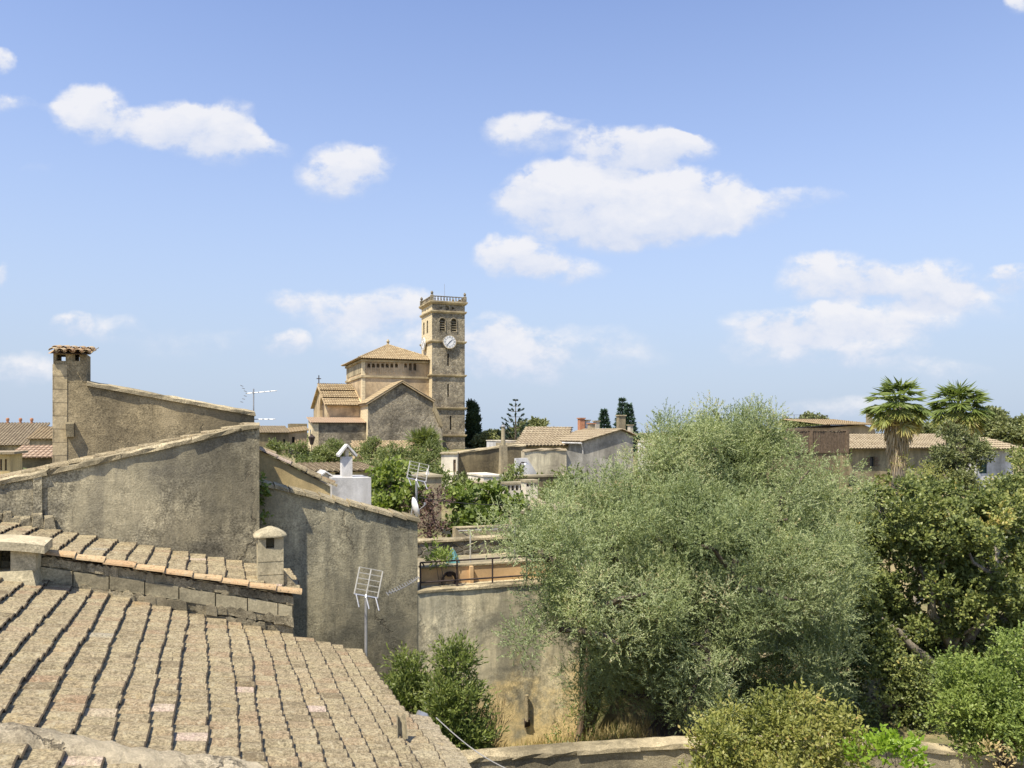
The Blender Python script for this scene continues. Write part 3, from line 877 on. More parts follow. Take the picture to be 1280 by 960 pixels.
# a broken tile leaning at the bottom edge
q3 = Fr('roof_tile', 'broken curved tile standing upright on the lower edge of the near roof', 'roof tile', v=2.38, u=10.15, z=0)
q3.e.location.z = zr1(2.38) + .12; q3.z = zr1(2.38) + .12
b = MB()
for i in range(9):
    th = math.pi * i / 8
    for k, (zz, r_) in enumerate(((-.06, .09), (.24, .075), (.24, .06), (-.06, .075))):
        b.v.append((r_ * math.cos(th) * .8, r_ * math.sin(th) + zz * .3, zz + .03 * math.cos(th * 2)))
for i in range(8):
    for k in range(4):
        b.face((i * 4 + k, (i + 1) * 4 + k, (i + 1) * 4 + (k + 1) % 4, i * 4 + (k + 1) % 4), 0, .3)
b.face((0, 1, 2, 3)); b.face((35, 34, 33, 32))
b.build('clay_shell', 'slab', q3.e, smooth=False)

# ------------------------------------------------------------------ the second roof behind the block course
zr2 = lambda v: H - 2.574 - .237 * v
f = Fr('house', 'small house with the narrow tile roof above a course of pale stone blocks', 'house', v=0, u=15.0)
b = MB(); b.prism([(-6.2, -.3), (1.50, -.3), (1.50, zr2(1.50) - .06), (-6.2, zr2(-6.2) - .06)], 0.0, 2.27)
b.build('wall', 'mortar', f.e)
b = MB(); rn = random.Random(5)
x = -6.0; i = 0
while x < 1.46:
    L = rn.uniform(.52, .60); x1 = min(x + L, 1.49)
    dz = rn.uniform(-.012, .012); h_ = .225
    if x > .9: dz -= .05; h_ += .04
    zb0, zb1 = zr2(x) - .43 + dz, zr2(x1 - .02) - .43 + dz - (.02 if x > .3 else 0)
    yo = rn.uniform(-.012, .01)
    pr = [(x, zb0), (x1 - .018, zb1), (x1 - .018, zb1 + h_), (x, zb0 + h_)]
    b.prism(pr, -.07 + yo, .02, tint=rn.random())
    x = x1
b.build('block_course', 'chimney', f.e)
b = MB()
for (za, zb_, yy, st) in ((-.20, -.06, -.05, .11), (-.58, -.44, -.085, .16), (-.74, -.60, -.06, .16)):
    n = int(7.5 / st)
    for i in range(n):
        x0 = -6 + 7.48 * i / n; x1 = -6 + 7.48 * (i + 1) / n
        a0 = rn.uniform(-.03, .03); yy_ = yy + rn.uniform(-.035, .03)
        b.prism([(x0, zr2(x0) + za + a0), (x1 + .02, zr2(x1) + za + rn.uniform(-.03, .03)), (x1 + .01, zr2(x1) + zb_ + rn.uniform(-.025, .025)), ((x0 + x1) / 2, zr2(x0) + zb_ + rn.uniform(-.01, .04)), (x0, zr2(x0) + zb_ + rn.uniform(-.03, .02))], yy_, .03)
b.build('rubble_fill', 'mortar', f.e)
b = MB()
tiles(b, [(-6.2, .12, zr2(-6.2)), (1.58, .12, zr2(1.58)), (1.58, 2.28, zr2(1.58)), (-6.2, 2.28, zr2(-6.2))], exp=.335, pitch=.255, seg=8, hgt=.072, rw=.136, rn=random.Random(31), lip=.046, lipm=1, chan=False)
b.build('roof', ['tile', 'tile_lip_shade'], f.e)
b = MB()
ridge_tiles(b, (-6.1, -.02, zr2(-6.1) + .0), (1.62, -.02, zr2(1.62) + .0), step=.47, r=.125, h=.085, seg=8, rn=random.Random(12), lift=.025)
b.build('verge_tiles', 'tile_orange', f.e)
b = MB(); rn = random.Random(77)
x = -6.0
while x < -2.6:
    s_ = rn.uniform(.06, .16)
    zc = zr2(x) + .1 + rn.uniform(0, .12)
    b.hull([(x - s_, 2.27, zc - s_), (x - s_ * .4, 2.27 - s_ * 1.6, zc - s_), (x + s_, 2.27 - s_, zc - s_), (x + s_, 2.27, zc - s_)],
           [(x - s_ * .7, 2.27, zc + s_), (x - s_ * .3, 2.27 - s_, zc + s_ * .6), (x + s_ * .6, 2.27 - s_ * .6, zc + s_ * .8), (x + s_ * .5, 2.27, zc + s_)])
    x += s_ * 1.3
b.build('flashing_rubble', 'mortar', f.e)
# slim chimney on this roof
yc = .16
xa, xb = f.X(322.5, yc), f.X(354.5, yc)
zb_ = zr2(xb) - .1; zt_ = f.Z(671, (xa + xb) / 2, yc)
b = MB()
b.box(xa, xb, yc, yc + .46, zb_, zt_)
ch = b.build('chimney', 'chimney', f.e)
zo0, zo1 = f.Z(686.5, xa, yc), f.Z(672.5, xa, yc)
b = MB(); b.box(f.X(332.5, yc), f.X(343, yc), yc - .1, yc + .3, zo0, zo1); carve(ch, b)
for py in (703.5, 720):
    b = MB(); zz = f.Z(py, xa, yc); b.box(xa - .1, xb + .1, yc - .1, yc + .012, zz - .012, zz + .012); carve(ch, b)
b = MB(); cx, cy_ = (xa + xb) / 2, yc + .23; w_ = (xb - xa) / 2 + .075
pr = []
for k in range(7):
    r_ = w_ * (1 - (k / 6) ** 1.6 * .86); pr.append((r_, k / 6 * .155))
b2 = [(w_, -.01)] + [(r_, h_ + .012) for r_, h_ in pr]
base = len(b.v)
for (r_, h_) in b2:
    for q in range(16):
        th = 2 * math.pi * (q + .5) / 16
        c_, s_ = math.cos(th), math.sin(th)
        kk = 1 / max(abs(c_), abs(s_)); kk = 1 + (kk - 1) * .72
        b.v.append((cx + r_ * c_ * kk, cy_ + r_ * s_ * kk, zt_ + h_ + rn.uniform(-.004, .004)))
for i in range(len(b2) - 1):
    for q in range(16):
        b.face((i * 16 + q, i * 16 + (q + 1) % 16, (i + 1) * 16 + (q + 1) % 16, (i + 1) * 16 + q))
b.face(list(range(16))[::-1]); b.face([(len(b2) - 1) * 16 + q for q in range(16)])
b.build('chimney_cap', 'slab', ch, smooth=False)
b = MB()
x2 = xb + .3
b.prism([(xb - .005, zr2(xb)), (x2, zr2(x2)), (x2, zr2(x2) + .06), (xb + .1, zr2(xb) + .22), (xb - .005, zr2(xb) + .36)], yc + .04, yc + .44)
b.build('chimney_haunch', 'mortar', f.e)

# ------------------------------------------------------------------ big half-gable house (A)
f = Fr('house', 'house with the big blank grey half-gable wall rising to the right', 'house', v=1.05, u=17.3)
fa = f
top = [(-140, 630.2), (0, 600), (60, 588), (150, 567.5), (240, 548), (300, 533), (325, 529.5)]
P_ = f.poly(top)
b = MB(); b.prism([(P_[0][0], -.3)] + [(x, z - .04) for x, z in P_[:-1]] + [(0, P_[-1][1] - .02), (0, -.3)], 0, 3.0); b.build('wall', 'gable', f.e)
b = MB()
for i in range(len(P_) - 1):
    e1 = P_[i + 1]; rough_strip(b, (P_[i][0], P_[i][1] - .06), (e1[0] - (.0 if i < 5 else .02), e1[1] - .06), -.055, .42, .075, step=.2, jit=.022, rn=random.Random(i))
b.build('coping', 'coping', f.e)
b = MB()
zz = lambda x: P_[0][1] + (P_[-1][1] - P_[0][1]) * (x - P_[0][0]) / (P_[-1][0] - P_[0][0]) - .03
tiles(b, [(P_[0][0], .42, zz(P_[0][0])), (-.05, .42, zz(-.05)), (-.05, 3.0, zz(-.05)), (P_[0][0], 3.0, zz(P_[0][0]))], exp=.42, pitch=.27, seg=5, hollow=False, chan=False, rn=random.Random(2))
b.build('roof', 'tile', f.e)
b = MB(); x0, x1 = f.X(42), f.X(53)
b.prism([(x0, 0), (x1 + .05, 0), (x1, f.Z(593, x1)), (x0, f.Z(595, x0))], -.05, .02); b.build('pilaster', 'gable', f.e)

# ------------------------------------------------------------------ house B with the tall chimney
vB = vu(66.5, 20.6)
f = Fr('house', 'house wall with tall stone chimney at its left end sloping down to the right', 'house', v=vB, u=20.6)
c1, c2 = f.p(108, 478), f.p(318, 516)
xc = c1[0]
b = MB(); b.prism([(0, -.3), (c2[0], -.3), (c2[0], c2[1]), c1, (0, c1[1])], 0, 2.6); b.build('wall', 'gable_far', f.e)
b = MB(); rough_strip(b, (c1[0] + .02, c1[1] - .05), (c2[0] + .02, c2[1] - .05), -.07, .5, .09, step=.22, jit=.02, rn=random.Random(3)); b.build('coping', 'coping', f.e)
zt = f.Z(442, xc / 2); zv = f.Z(456, xc / 2)
b = MB(); b.box(0, xc, 0, .72, c1[1] - .01, zt)
ch = b.build('chimney', 'gable_far', f.e)
b = MB()
b.box(f.X(70.5), f.X(82), -.2, 1.0, f.Z(451, .2), f.Z(443, .2)); carve(ch, b)
b = MB(); b.box(f.X(93.5), f.X(99.5), -.2, 1.0, f.Z(451, .4), f.Z(442.8, .4)); carve(ch, b)
b = MB(); o0 = zt
tiles(b, [(-.09, -.12, o0 + .0), (xc + .09, -.12, o0 + .0), (xc + .09, .84, o0 + .20), (-.09, .84, o0 + .20)], exp=.5, pitch=.165, seg=6, rw=.078, hgt=.07, chan=True, rn=random.Random(6), tint=lambda r: r.random())
b.build('chimney_tiles', 'tile_orange', ch)
b = MB(); b.box(-.012, f.X(84), -.014, .3, -.2, zv); b.build('quoin', 'quoin', f.e)
b = MB(); bx = f.p(84, 546); bx2 = f.p(93.5, 530)
b.hull([(bx[0], -.14, bx[1]), (bx2[0], -.14, bx[1]), (bx2[0], .02, bx[1]), (bx[0], .02, bx[1])], [(bx[0] - .01, -.16, bx2[1]), (bx2[0], -.16, bx2[1]), (bx2[0], .02, bx2[1] + .05), (bx[0] - .01, .02, bx2[1] + .05)])
b.build('stone_bracket', 'coping', f.e)
def yagi(name, label, px, D, py_base, py_top, booms, grp=None, rod='steel', pole_r=.018):
    """roof aerial: mast and booms with cross rods. booms: (py, azimuth deg, length, rods, rod_len)"""
    q = world(px, py_base, D)
    e = bpy.data.objects.new(name, None); COL.objects.link(e); e.location = q; e.empty_display_size = .2
    tag(e, label, 'aerial', grp)
    hgt = (py_base - py_top) / 1000 * D
    mb = MB(); mb.tube([(0, 0, 0), (0, 0, hgt)], pole_r, 6); mb.build('mast', rod, e)
    for (py, az, L, nr, rl, tilt) in booms:
        z = (py_base - py) / 1000 * D
        mb = MB(); d = Vector((math.cos(R(az)), math.sin(R(az)), math.sin(R(tilt)))).normalized(); sd = Vector((-d.y, d.x, 0)).normalized()
        o_ = Vector((0, 0, z))
        mb.tube([o_ - d * L * .25, o_ + d * L * .75], .010, 5)
        for i in range(nr):
            c = o_ + d * L * (-.2 + .93 * i / (nr - 1))
            l_ = rl * (1.25 - .5 * i / nr)
            mb.tube([c - sd * l_, c + sd * l_], .006, 4)
        c = o_ - d * L * .22
        for s in (-1, 1):
            for k in range(3):
                z2 = Vector((0, 0, s * (.06 + k * .07)))
                mb.tube([c + z2 - sd * rl - d * abs(z2.z) * .6, c + z2 + sd * rl - d * abs(z2.z) * .6], .009, 4)
        mb.build('boom', 'steel', e)
    return e
yagi('television_aerial', 'thin roof aerial on a mast at the right end of the chimneyed wall', 317, 19.9, 530, 486, [(491, 10, .75, 6, .2, 6), (524, 5, .7, 6, .16, 0)])

# ------------------------------------------------------------------ ochre house C behind the second wall
vC = 1.22
f = Fr('house', 'ochre rendered house with a sloping tile edge, half in shadow', 'house', v=vC, u=19.95)
t0, t1 = f.p(322, 562), f.p(416, 607)
b = MB(); b.prism([(0, 0), (t1[0] - .06, 0), (t1[0] - .06, t1[1] - .02), (0, t0[1] - .02)], 0, 2.6); b.build('wall', 'yellow', f.e)
b = MB(); z_ = lambda x: t0[1] + (t1[1] - t0[1]) * x / t1[0]
tiles(b, [(0, .1, z_(0)), (t1[0], .1, z_(t1[0])), (t1[0], 2.6, z_(t1[0])), (0, 2.6, z_(0))], exp=.4, pitch=.27, seg=6, hollow=True, rn=random.Random(14)); b.build('roof', 'tile', f.e)
b = MB(); ridge_tiles(b, (0, .0, z_(0) - .01), (t1[0] + .05, .0, z_(t1[0] + .05) - .01), step=.42, r=.1, h=.07, rn=random.Random(15)); b.build('verge_tiles', 'tile', f.e)

# ------------------------------------------------------------------ tall stained wall and garden wall
f = Fr('boundary_wall', 'tall grey stained wall with a sloping stone coping behind the slim chimney', 'wall', v=1.05, u=17.9)
fw = f
xe = f.X(522); tA = f.Z(604, 0.05); tB = f.Z(651, xe)
b = MB(); b.prism([(.005, -.3), (xe, -.3), (xe, tB), (.005, tA)], 0, .5); b.build('wall_body', 'wall2', f.e)
b = MB(); rn = random.Random(16); n = 11
for i in range(n):
    x0 = .02 + (xe + .04) * i / n; x1 = .02 + (xe + .04) * (i + 1) / n - .012
    za = tA + (tB - tA) * x0 / xe + rn.uniform(-.01, .03); zb = tA + (tB - tA) * x1 / xe + rn.uniform(-.03, .01)
    yo = rn.uniform(-.03, .02)
    b.hull([(x0, -.06 + yo, za - .03), (x1, -.06 + yo, zb - .03), (x1, .55, zb - .02), (x0, .55, za - .02)], [(x0 + .01, -.05 + yo, za + .05), (x1, -.05 + yo, zb + .05), (x1 - .01, .5, zb + .1), (x0 + .01, .5, za + .09)])
b.build('coping', 'coping', f.e)
vT = 1.05 + xe
f = Fr('garden_wall', 'long stained garden wall below the terrace railing', 'wall', v=vT, u=17.9)
ft = f
xT = f.X(725); zT = f.Z(738, .1)
b = MB(); b.prism([(.0, -.3), (xT, -.3), (xT - .02, zT), (.0, zT)], .012, .36); b.build('wall_body', 'garden', f.e)
b = MB(); rough_strip(b, (.0, zT - .03), (xT, zT - .03), -.02, .38, .05, step=.3, jit=.012); b.build('coping', 'coping', f.e)
b = MB(); b.box(vT - 1.0, vT + xT, 17.9 + .37, 22.6, 3.3, 4.1)
structure(b.build('terrace', 'slab', None, loc=(0, 0, 0), rotz=A))
# railing on the wall head
rl = Fr('railing', 'dark iron railing along the terrace edge above the garden wall', 'railing', v=vT, u=17.9 + .14)
rl.e.location.z = zT; rl.z = zT
x1 = rl.X(700)
hr = rl.Z(703, .2); hm = rl.Z(728, .2)
b = MB()
b.tube([(.1, 0, hr), (x1, 0, hr)], .022, 6); b.build('top_rail', 'iron', rl.e)
b = MB(); b.tube([(.1, 0, hm), (x1, 0, hm)], .022, 6); b.build('lower_rail', 'iron', rl.e)
for i in range(5):
    xx = .1 + (x1 - .1) * i / 4 * 1.0
    b = MB(); b.tube([(xx, 0, 0), (xx, 0, hr)], .02, 6); b.build('post', 'iron', rl.e)
b = MB(); b.tube([(.16, .02, hr - .02), (.45, .9, hr * .55), (.55, 1.2, .25)], .018, 5); b.build('brace', 'iron', rl.e)
# orange parapet behind
pw = Fr('parapet_wall', 'low orange rendered parapet on the terrace', 'wall', v=vT, u=18.45, z=4.1)
b = MB(); xa, xb = pw.X(527), pw.X(720); zt = pw.Z(711, xa)
b.box(xa, xb, 0, .2, 0, zt); b.build('wall_body', 'orange', pw.e)
b = MB(); b.box(pw.X(586), pw.X(590), -.12, -.003, 0, zt + .0); b.build('pier', 'orange', pw.e)
b = MB(); b.box(xa - .02, xb, -.03, .23, zt, zt + .04); b.build('wall_cap', 'coping', pw.e)
# coiled hose
q = pw.p(562, 726, -.1)
hs = Fr('garden_hose', 'coiled dark hose hanging on the orange parapet', 'hose', v=vT + q[0], u=18.45 - .06)
hs.e.location.z = 4.1 + q[1]
b = MB()
for k in range(4):
    r_ = .15 + .018 * k
    b.tube([(r_ * math.cos(2 * math.pi * i / 20), -.02 * k + .01 * math.sin(i), r_ * 1.1 * math.sin(2 * math.pi * i / 20)) for i in range(21)], .016, 5)
b.build('coil', 'iron', hs.e)
b = MB(); b.box(-.05, .05, -.05, .045, .10, .2); b.build('hook', 'iron', hs.e)
# grey stone wall behind the terrace
sw = Fr('stone_wall', 'dark grey rubble wall behind the terrace plants', 'wall', v=vu(515, 22.6), u=22.6, z=3.6)
b = MB(); zt = sw.Z(677, 0); xb = sw.X(720); b.box(0, xb, 0, .4, -.2, zt); b.build('wall_body', 'stonewall', sw.e)
b = MB(); rough_strip(b, (0, zt - .02), (xb, zt - .02), -.04, .44, .06, step=.3, jit=.015); b.build('coping', 'coping', sw.e)
# pipe frame of the washing line
wf = Fr('clothes_frame', 'pale pipe frame for washing lines above the terrace', 'clothes frame', v=vu(588, 19.4), u=19.4, z=4.1)
b = MB(); zt = wf.Z(663, 0); x2 = wf.X(664); x0 = wf.X(573)
b.tube([(0, 0, 0), (0, 0, zt)], .02, 6); b.build('post', 'alu', wf.e)
b = MB(); b.tube([(x2, 1.2, 0), (x2, 1.2, zt - .05)], .025, 6); b.build('post', 'alu', wf.e)
b = MB(); b.tube([(x0, 0, zt), (x2 * .45, 0, zt)], .014, 6); b.build('cross_pipe', 'alu', wf.e)
b = MB()
for yy in (.0, .25, .5): b.tube([(x0 + yy * .4, 0, zt), (x2, 1.2, zt - .05 - yy * .3)], .008, 4)
b.build('line', 'alu', wf.e)
# teal cloth on a stick
tq = Fr('closed_parasol', 'small folded teal parasol behind the terrace plant', 'parasol', v=vu(566, 21.4), u=21.4, z=4.1)
b = MB(); zt = tq.Z(686, 0); zb = tq.Z(703, 0); b.tube([(0, 0, 0), (0, 0, zt + .05)], .015, 6); b.build('pole', 'alu', tq.e)
b = MB()
pr = [(.16, zb), (.12, zb + (zt - zb) * .4), (.06, zb + (zt - zb) * .8), (.015, zt)]
base = 0
for r_, z_ in pr:
    for k in range(14):
        rr = r_ * (1 + .25 * (k % 2)); b.v.append((rr * math.cos(k * math.pi / 7), rr * math.sin(k * math.pi / 7), z_))
for i in range(3):
    for k in range(14): b.face((i * 14 + k, i * 14 + (k + 1) % 14, (i + 1) * 14 + (k + 1) % 14, (i + 1) * 14 + k))
b.face([42 + k for k in range(14)])
b.build('canopy', 'teal', tq.e)
# ivy at the foot of the gable corner
# satellite dish and grid aerials
def grid_aerial(name, label, px, D, py_base, py_top, w_, h_, az=200, tilt=20, rod='alu', roll=14):
    q = world(px, py_base, D)
    e = bpy.data.objects.new(name, None); COL.objects.link(e); e.location = q; e.empty_display_size = .2
    tag(e, label, 'aerial')
    hgt = (py_base - py_top) / 1000 * D
    mb = MB(); mb.tube([(0, 0, 0), (0, 0, hgt)], .028, 8); mb.build('mast', 'steel', e)
    rot = Matrix.Rotation(R(az), 3, 'Z') @ Matrix.Rotation(R(tilt), 3, 'X')
    rot = Matrix.Rotation(R(roll), 3, 'Y') @ rot
    T = lambda x, y, z: tuple(rot @ Vector((x, y, z)) + Vector((0, 0, hgt)))
    mb = MB()
    for i in range(3):
        x = -w_ / 2 + w_ * i / 2; mb.tube([T(x, 0, 0), T(x, .05, h_)], .013, 5)
    for i in range(6):
        z = h_ * i / 5; mb.tube([T(-w_ / 2, .05 * i / 5, z), T(w_ / 2, .05 * i / 5, z)], .009, 4)
    mb.build('reflector', rod, e)
    mb = MB()
    mb.tube([T(0, 0, .02), T(0, -.02, -.03)], .02, 5)
    for x in (-w_ * .42, 0, w_ * .42):
        mb.tube([T(x, 0, 0), T(x + .06, -.30, -.22)], .012, 5)
    mb.tube([T(-w_ / 2, 0, .0), T(w_ / 2, 0, .0)], .018, 5)
    mb.build('dipole_arms', 'steel', e)
    return e
grid_aerial('television_aerial', 'grid panel aerial on a grey pole at the edge of the near tiled roof', 457.5, 14.85, 834, 745, .44, .50, az=16, tilt=-14)
grid_aerial('television_aerial', 'grid panel aerial on a rusty mast above the satellite dish', 520.5, 19.6, 665, 600, .48, .44, az=14, tilt=-16)
dq = world(517.5, 634, 18.55)
de = bpy.data.objects.new('satellite_dish', None); COL.objects.link(de); de.location = dq; tag(de, 'white satellite dish seen edge-on at the right end of the tall stained wall', 'satellite dish')
b = MB()
dn = Vector((.90, .38, .25)).normalized(); a1 = dn.orthogonal().normalized(); a2 = dn.cross(a1)
for i in range(6):
    r_ = .23 * i / 5
    for k in range(20):
        th = 2 * math.pi * k / 20
        q = dn * (.30 * (r_ ** 2) / .23 - .03) + (a1 * math.cos(th) + a2 * math.sin(th)) * (r_ + .001)
        b.v.append(tuple(q))
for i in range(5):
    for k in range(20): b.face((i * 20 + k, i * 20 + (k + 1) % 20, (i + 1) * 20 + (k + 1) % 20, (i + 1) * 20 + k))
do = b.build('reflector', 'dish', de, smooth=True)
sm = do.modifiers.new('thickness', 'SOLIDIFY'); sm.thickness = .012
b = MB(); b.tube([(-.03, 0, 0), (-.06, .02, -.12), (-.06, .04, -.36)], .02, 6); b.build('bracket', 'steel', de)
b = MB(); b.tube([tuple(a2 * -.22), tuple(dn * .26 + a2 * -.05)], .01, 5); b.lathe([(.025, -.03), (.025, .03)], tuple(dn * .27), 8); b.build('feed_arm', 'steel', de)
# mark on the garden wall: rest of a downpipe
pf = Fr('broken_downpipe', 'short broken rest of a downpipe fixed low on the garden wall', 'downpipe', v=vT, u=17.89)
xm = pf.X(657.5)
pf.e.location = pf.e.location + Vector((math.cos(A) * xm, math.sin(A) * xm, 0)); 
zz0, zz1 = pf.Z(909, xm), pf.Z(868, xm)
b = MB(); b.tube([(.0, -.05, zz0 + .16), (.012, -.05, (zz0 + zz1) / 2), (0, -.05, zz1)], [.045, .04, .045], 8); b.build('pipe', 'coping', pf.e)
b = MB(); b.hull([(-.05, -.03, zz0), (.10, -.03, zz0 + .03), (.07, .0, zz0), (-.04, .0, zz0)], [(-.05, -.09, zz0 + .17), (.06, -.09, zz0 + .22), (.06, .0, zz0 + .25), (-.05, .0, zz0 + .2)]); b.build('bracket', 'iron', pf.e)
# leaning post at the end of the wall
lp = world(722, 890, 19.75)
gz_ = ground_z(lp.x, lp.y)
e = bpy.data.objects.new('wooden_post', None); COL.objects.link(e); e.location = (lp.x, lp.y, gz_)
tag(e, 'weathered wooden post leaning against the end of the garden wall', 'post')
tp = world(738, 795, 19.8)
b = MB(); b.tube([(0, 0, -.1), ((tp.x - lp.x) * .5, .02, (tp.z - gz_) * .5), (tp.x - lp.x, .05, tp.z - gz_)], [.09, .08, .065], 8); b.build('shaft', 'wood', e)
# front garden wall along the bottom
f = Fr('garden_wall', 'low rough garden wall with a lichen-edged top running along the bottom right', 'wall', px=568, D=13.55, z=0, ang=R(9))
tops = [(570, 949), (640, 944), (720, 938), (800, 933), (890, 928), (980, 929), (1060, 930), (1130, 933), (1200, 940), (1300, 955)]
P_ = f.poly(tops)
b = MB(); b.prism([(P_[0][0], -.3)] + P_ + [(P_[-1][0], -.3)], 0, .32); b.build('wall_body', 'stonewall' if False else 'mortar', f.e)
b = MB()
for i in range(len(P_) - 1): rough_strip(b, (P_[i][0], P_[i][1] - .03), (P_[i + 1][0], P_[i + 1][1] - .03), -.05, .37, .06, step=.17, jit=.022, rn=random.Random(40 + i))
b.build('coping', 'coping', f.e)
# cable sagging from the near roof
a_, c_ = world(545, 897, 11.9), world(648, 968, 11.5)
b = MB(); b.tube([a_.lerp(c_, s / 10) - Vector((0, 0, .09 * math.sin(s / 10 * math.pi))) for s in range(11)], .009, 5)
o = b.build('cable', 'cable'); tag(o, 'grey cable running down from the near roof corner over the garden wall', 'cable')
a_, c_ = world(524, 622, 25.5), world(694, 627, 26.0)
b = MB(); b.tube([a_.lerp(c_, s / 12) - Vector((0, 0, .16 * math.sin(s / 12 * math.pi))) for s in range(13)], .012, 5)
o = b.build('cable', 'black'); tag(o, 'thin dark cable strung across the fig trees', 'cable')
a_, c_ = world(484, 742, 15.1), world(523, 722, 17.6)
b = MB(); b.tube([a_.lerp(c_, s / 8) - Vector((0, 0, .05 * math.sin(s / 8 * math.pi))) for s in range(9)], .012, 5)
for s in range(14):
    q = a_.lerp(c_, s / 13); b.tube([q + Vector((-.02, 0, .03)), q + Vector((.03, 0, -.035))], .012, 4)
o = b.build('barbed_cable', 'cable'); tag(o, 'short twisted cable between the grid aerial and the tall wall', 'cable')
# low stone wall at the back of the orchard
f = Fr('stone_wall', 'low dry stone wall glimpsed under the trees', 'wall', px=880, D=25.5, z=0.0, ang=R(3))
b = MB(); x1 = f.X(1120); zt = f.Z(823, 0); b.box(0, x1, 0, .45, -.2, zt); b.build('wall_body', 'coping', f.e)
b = MB(); rough_strip(b, (0, zt - .03), (x1, zt - .03), -.05, .5, .07, step=.25, jit=.03); b.build('coping', 'coping', f.e)
# ------------------------------------------------------------------ the bell tower
gz = lambda v, u: ground_z(v * math.cos(A) - u * math.sin(A), v * math.sin(A) + u * math.cos(A))
vt = vu(540, 136.0)
f = Fr('bell_tower', 'tall square stone bell tower with a white clock face and a balustrade on top', 'bell tower', v=vt, u=136.0, z=gz(vt, 136) - .2)
W = f.X(581); Dp = f.Y(527)
Zt = lambda py: f.Z(py, 0, 0)
b = MB(); b.box(0, W, 0, Dp, 0, Zt(376)); shaft = b.build('shaft', ['tower', 'ashlar'], f.e)
cut = MB()
def arch_xz(cx, w_, z0, z1, n=7):
    r_ = w_ / 2
    return [(cx - r_, z0), (cx + r_, z0)] + [(cx + r_ * math.cos(math.pi * i / n), z1 - r_ + r_ * math.sin(math.pi * i / n)) for i in range(n + 1)]
xs = lambda px: f.X(px)
bells = []
for px in (553, 567.2):
    cx = xs(px); w_ = xs(px + 3.2) - xs(px - 3.2)
    bells.append((cx, w_)); cut.prism(arch_xz(cx, w_, Zt(414), Zt(397)), -.5, .75)
slits = []
for px, a, c in ((560.2, 457, 441.5), (560.2, 496, 479.5), (563.3, 537.5, 519.5)):
    cx = xs(px); cut.box(cx - .17, cx + .17, -.5, .6, Zt(a), Zt(c)); slits.append((cx, Zt(a), Zt(c)))
for px, r_ in ((551.3, .24), (558.8, .42), (566, .24)):
    cx = xs(px); cz_ = Zt(384)
    cut.prism([(cx + r_ * math.cos(2 * math.pi * i / 12), cz_ + r_ * math.sin(2 * math.pi * i / 12)) for i in range(12)], -.5, .4)
# left face openings (pierced along x)
def prism_x(mb, poly_yz, x0, x1):
    m2 = MB(); m2.prism([(y, z) for y, z in poly_yz], x0, x1)
    b0 = len(mb.v)
    for (a, y0, c) in m2.v: mb.v.append((y0, a, c))
    for ff in m2.f: mb.face([b0 + i for i in ff[::-1]])
ly = lambda px: f.Y(px)
for px in (529.8, 534.2):
    cy = ly(px); prism_x(cut, arch_xz(cy, 1.0, Zt(414), Zt(397.5)), -.5, .6)
for px in (531.5, 535):
    prism_x(cut, [(ly(px) - .25, Zt(384.6)), (ly(px) + .25, Zt(384.6)), (ly(px) + .25, Zt(382.6)), (ly(px) - .25, Zt(382.6))], -.5, .3)
cy = ly(532); prism_x(cut, [(cy - .2, Zt(457)), (cy + .2, Zt(457)), (cy + .2, Zt(442)), (cy - .2, Zt(442))], -.5, .3)
carve(shaft, cut)
for pl in shaft.data.polygons:
    if pl.normal.x < -.9 and pl.center.x < .05: pl.material_index = 1      # the west side is faced with ashlar
for (cx, w_) in bells:
    lv = MB()
    for i in range(5):
        z = Zt(413.5) + i * .42
        lv.hull([(cx - w_ / 2, .1, z), (cx + w_ / 2, .1, z), (cx + w_ / 2, .5, z + .22), (cx - w_ / 2, .5, z + .22)], [(cx - w_ / 2, .1, z + .06), (cx + w_ / 2, .1, z + .06), (cx + w_ / 2, .5, z + .28), (cx - w_ / 2, .5, z + .28)])
    lv.build('louvre', 'beige', f.e)
    am = MB()
    pts = arch_xz(cx, w_ + .25, Zt(414), Zt(396.4), 10)[1:]
    am.tube([(x, -.02, z) for x, z in pts], .11, 6); am.build('window_surround', 'tower', f.e)
for px in (529.8, 534.2):
    lv = MB(); cy = ly(px)
    for i in range(5):
        z = Zt(413.5) + i * .42; lv.box(.15, .4, cy - .5, cy + .5, z, z + .08)
    lv.build('louvre', 'trim', f.e)
# quoined, smoother left face: thin ashlar skin just proud of the shaft
def band(py, h_, pr, name='cornice', mat='trim'):
    z = Zt(py); mb = MB()
    mb.hull([(-pr * .4, -pr * .4, z - h_), (W + pr * .4, -pr * .4, z - h_), (W + pr * .4, Dp + pr * .4, z - h_), (-pr * .4, Dp + pr * .4, z - h_)],
            [(-pr, -pr, z - h_ * .45), (W + pr, -pr, z - h_ * .45), (W + pr, Dp + pr, z - h_ * .45), (-pr, Dp + pr, z - h_ * .45)])
    mb.box(-pr - .02, W + pr + .02, -pr - .02, Dp + pr + .02, z - h_ * .44, z)
    mb.build(name, mat, f.e)
band(375.6, .55, .42); band(387.6, .45, .30); band(425.3, .4, .30); band(467.6, .4, .30); band(508.8, .4, .32); band(543.3, .4, .30)
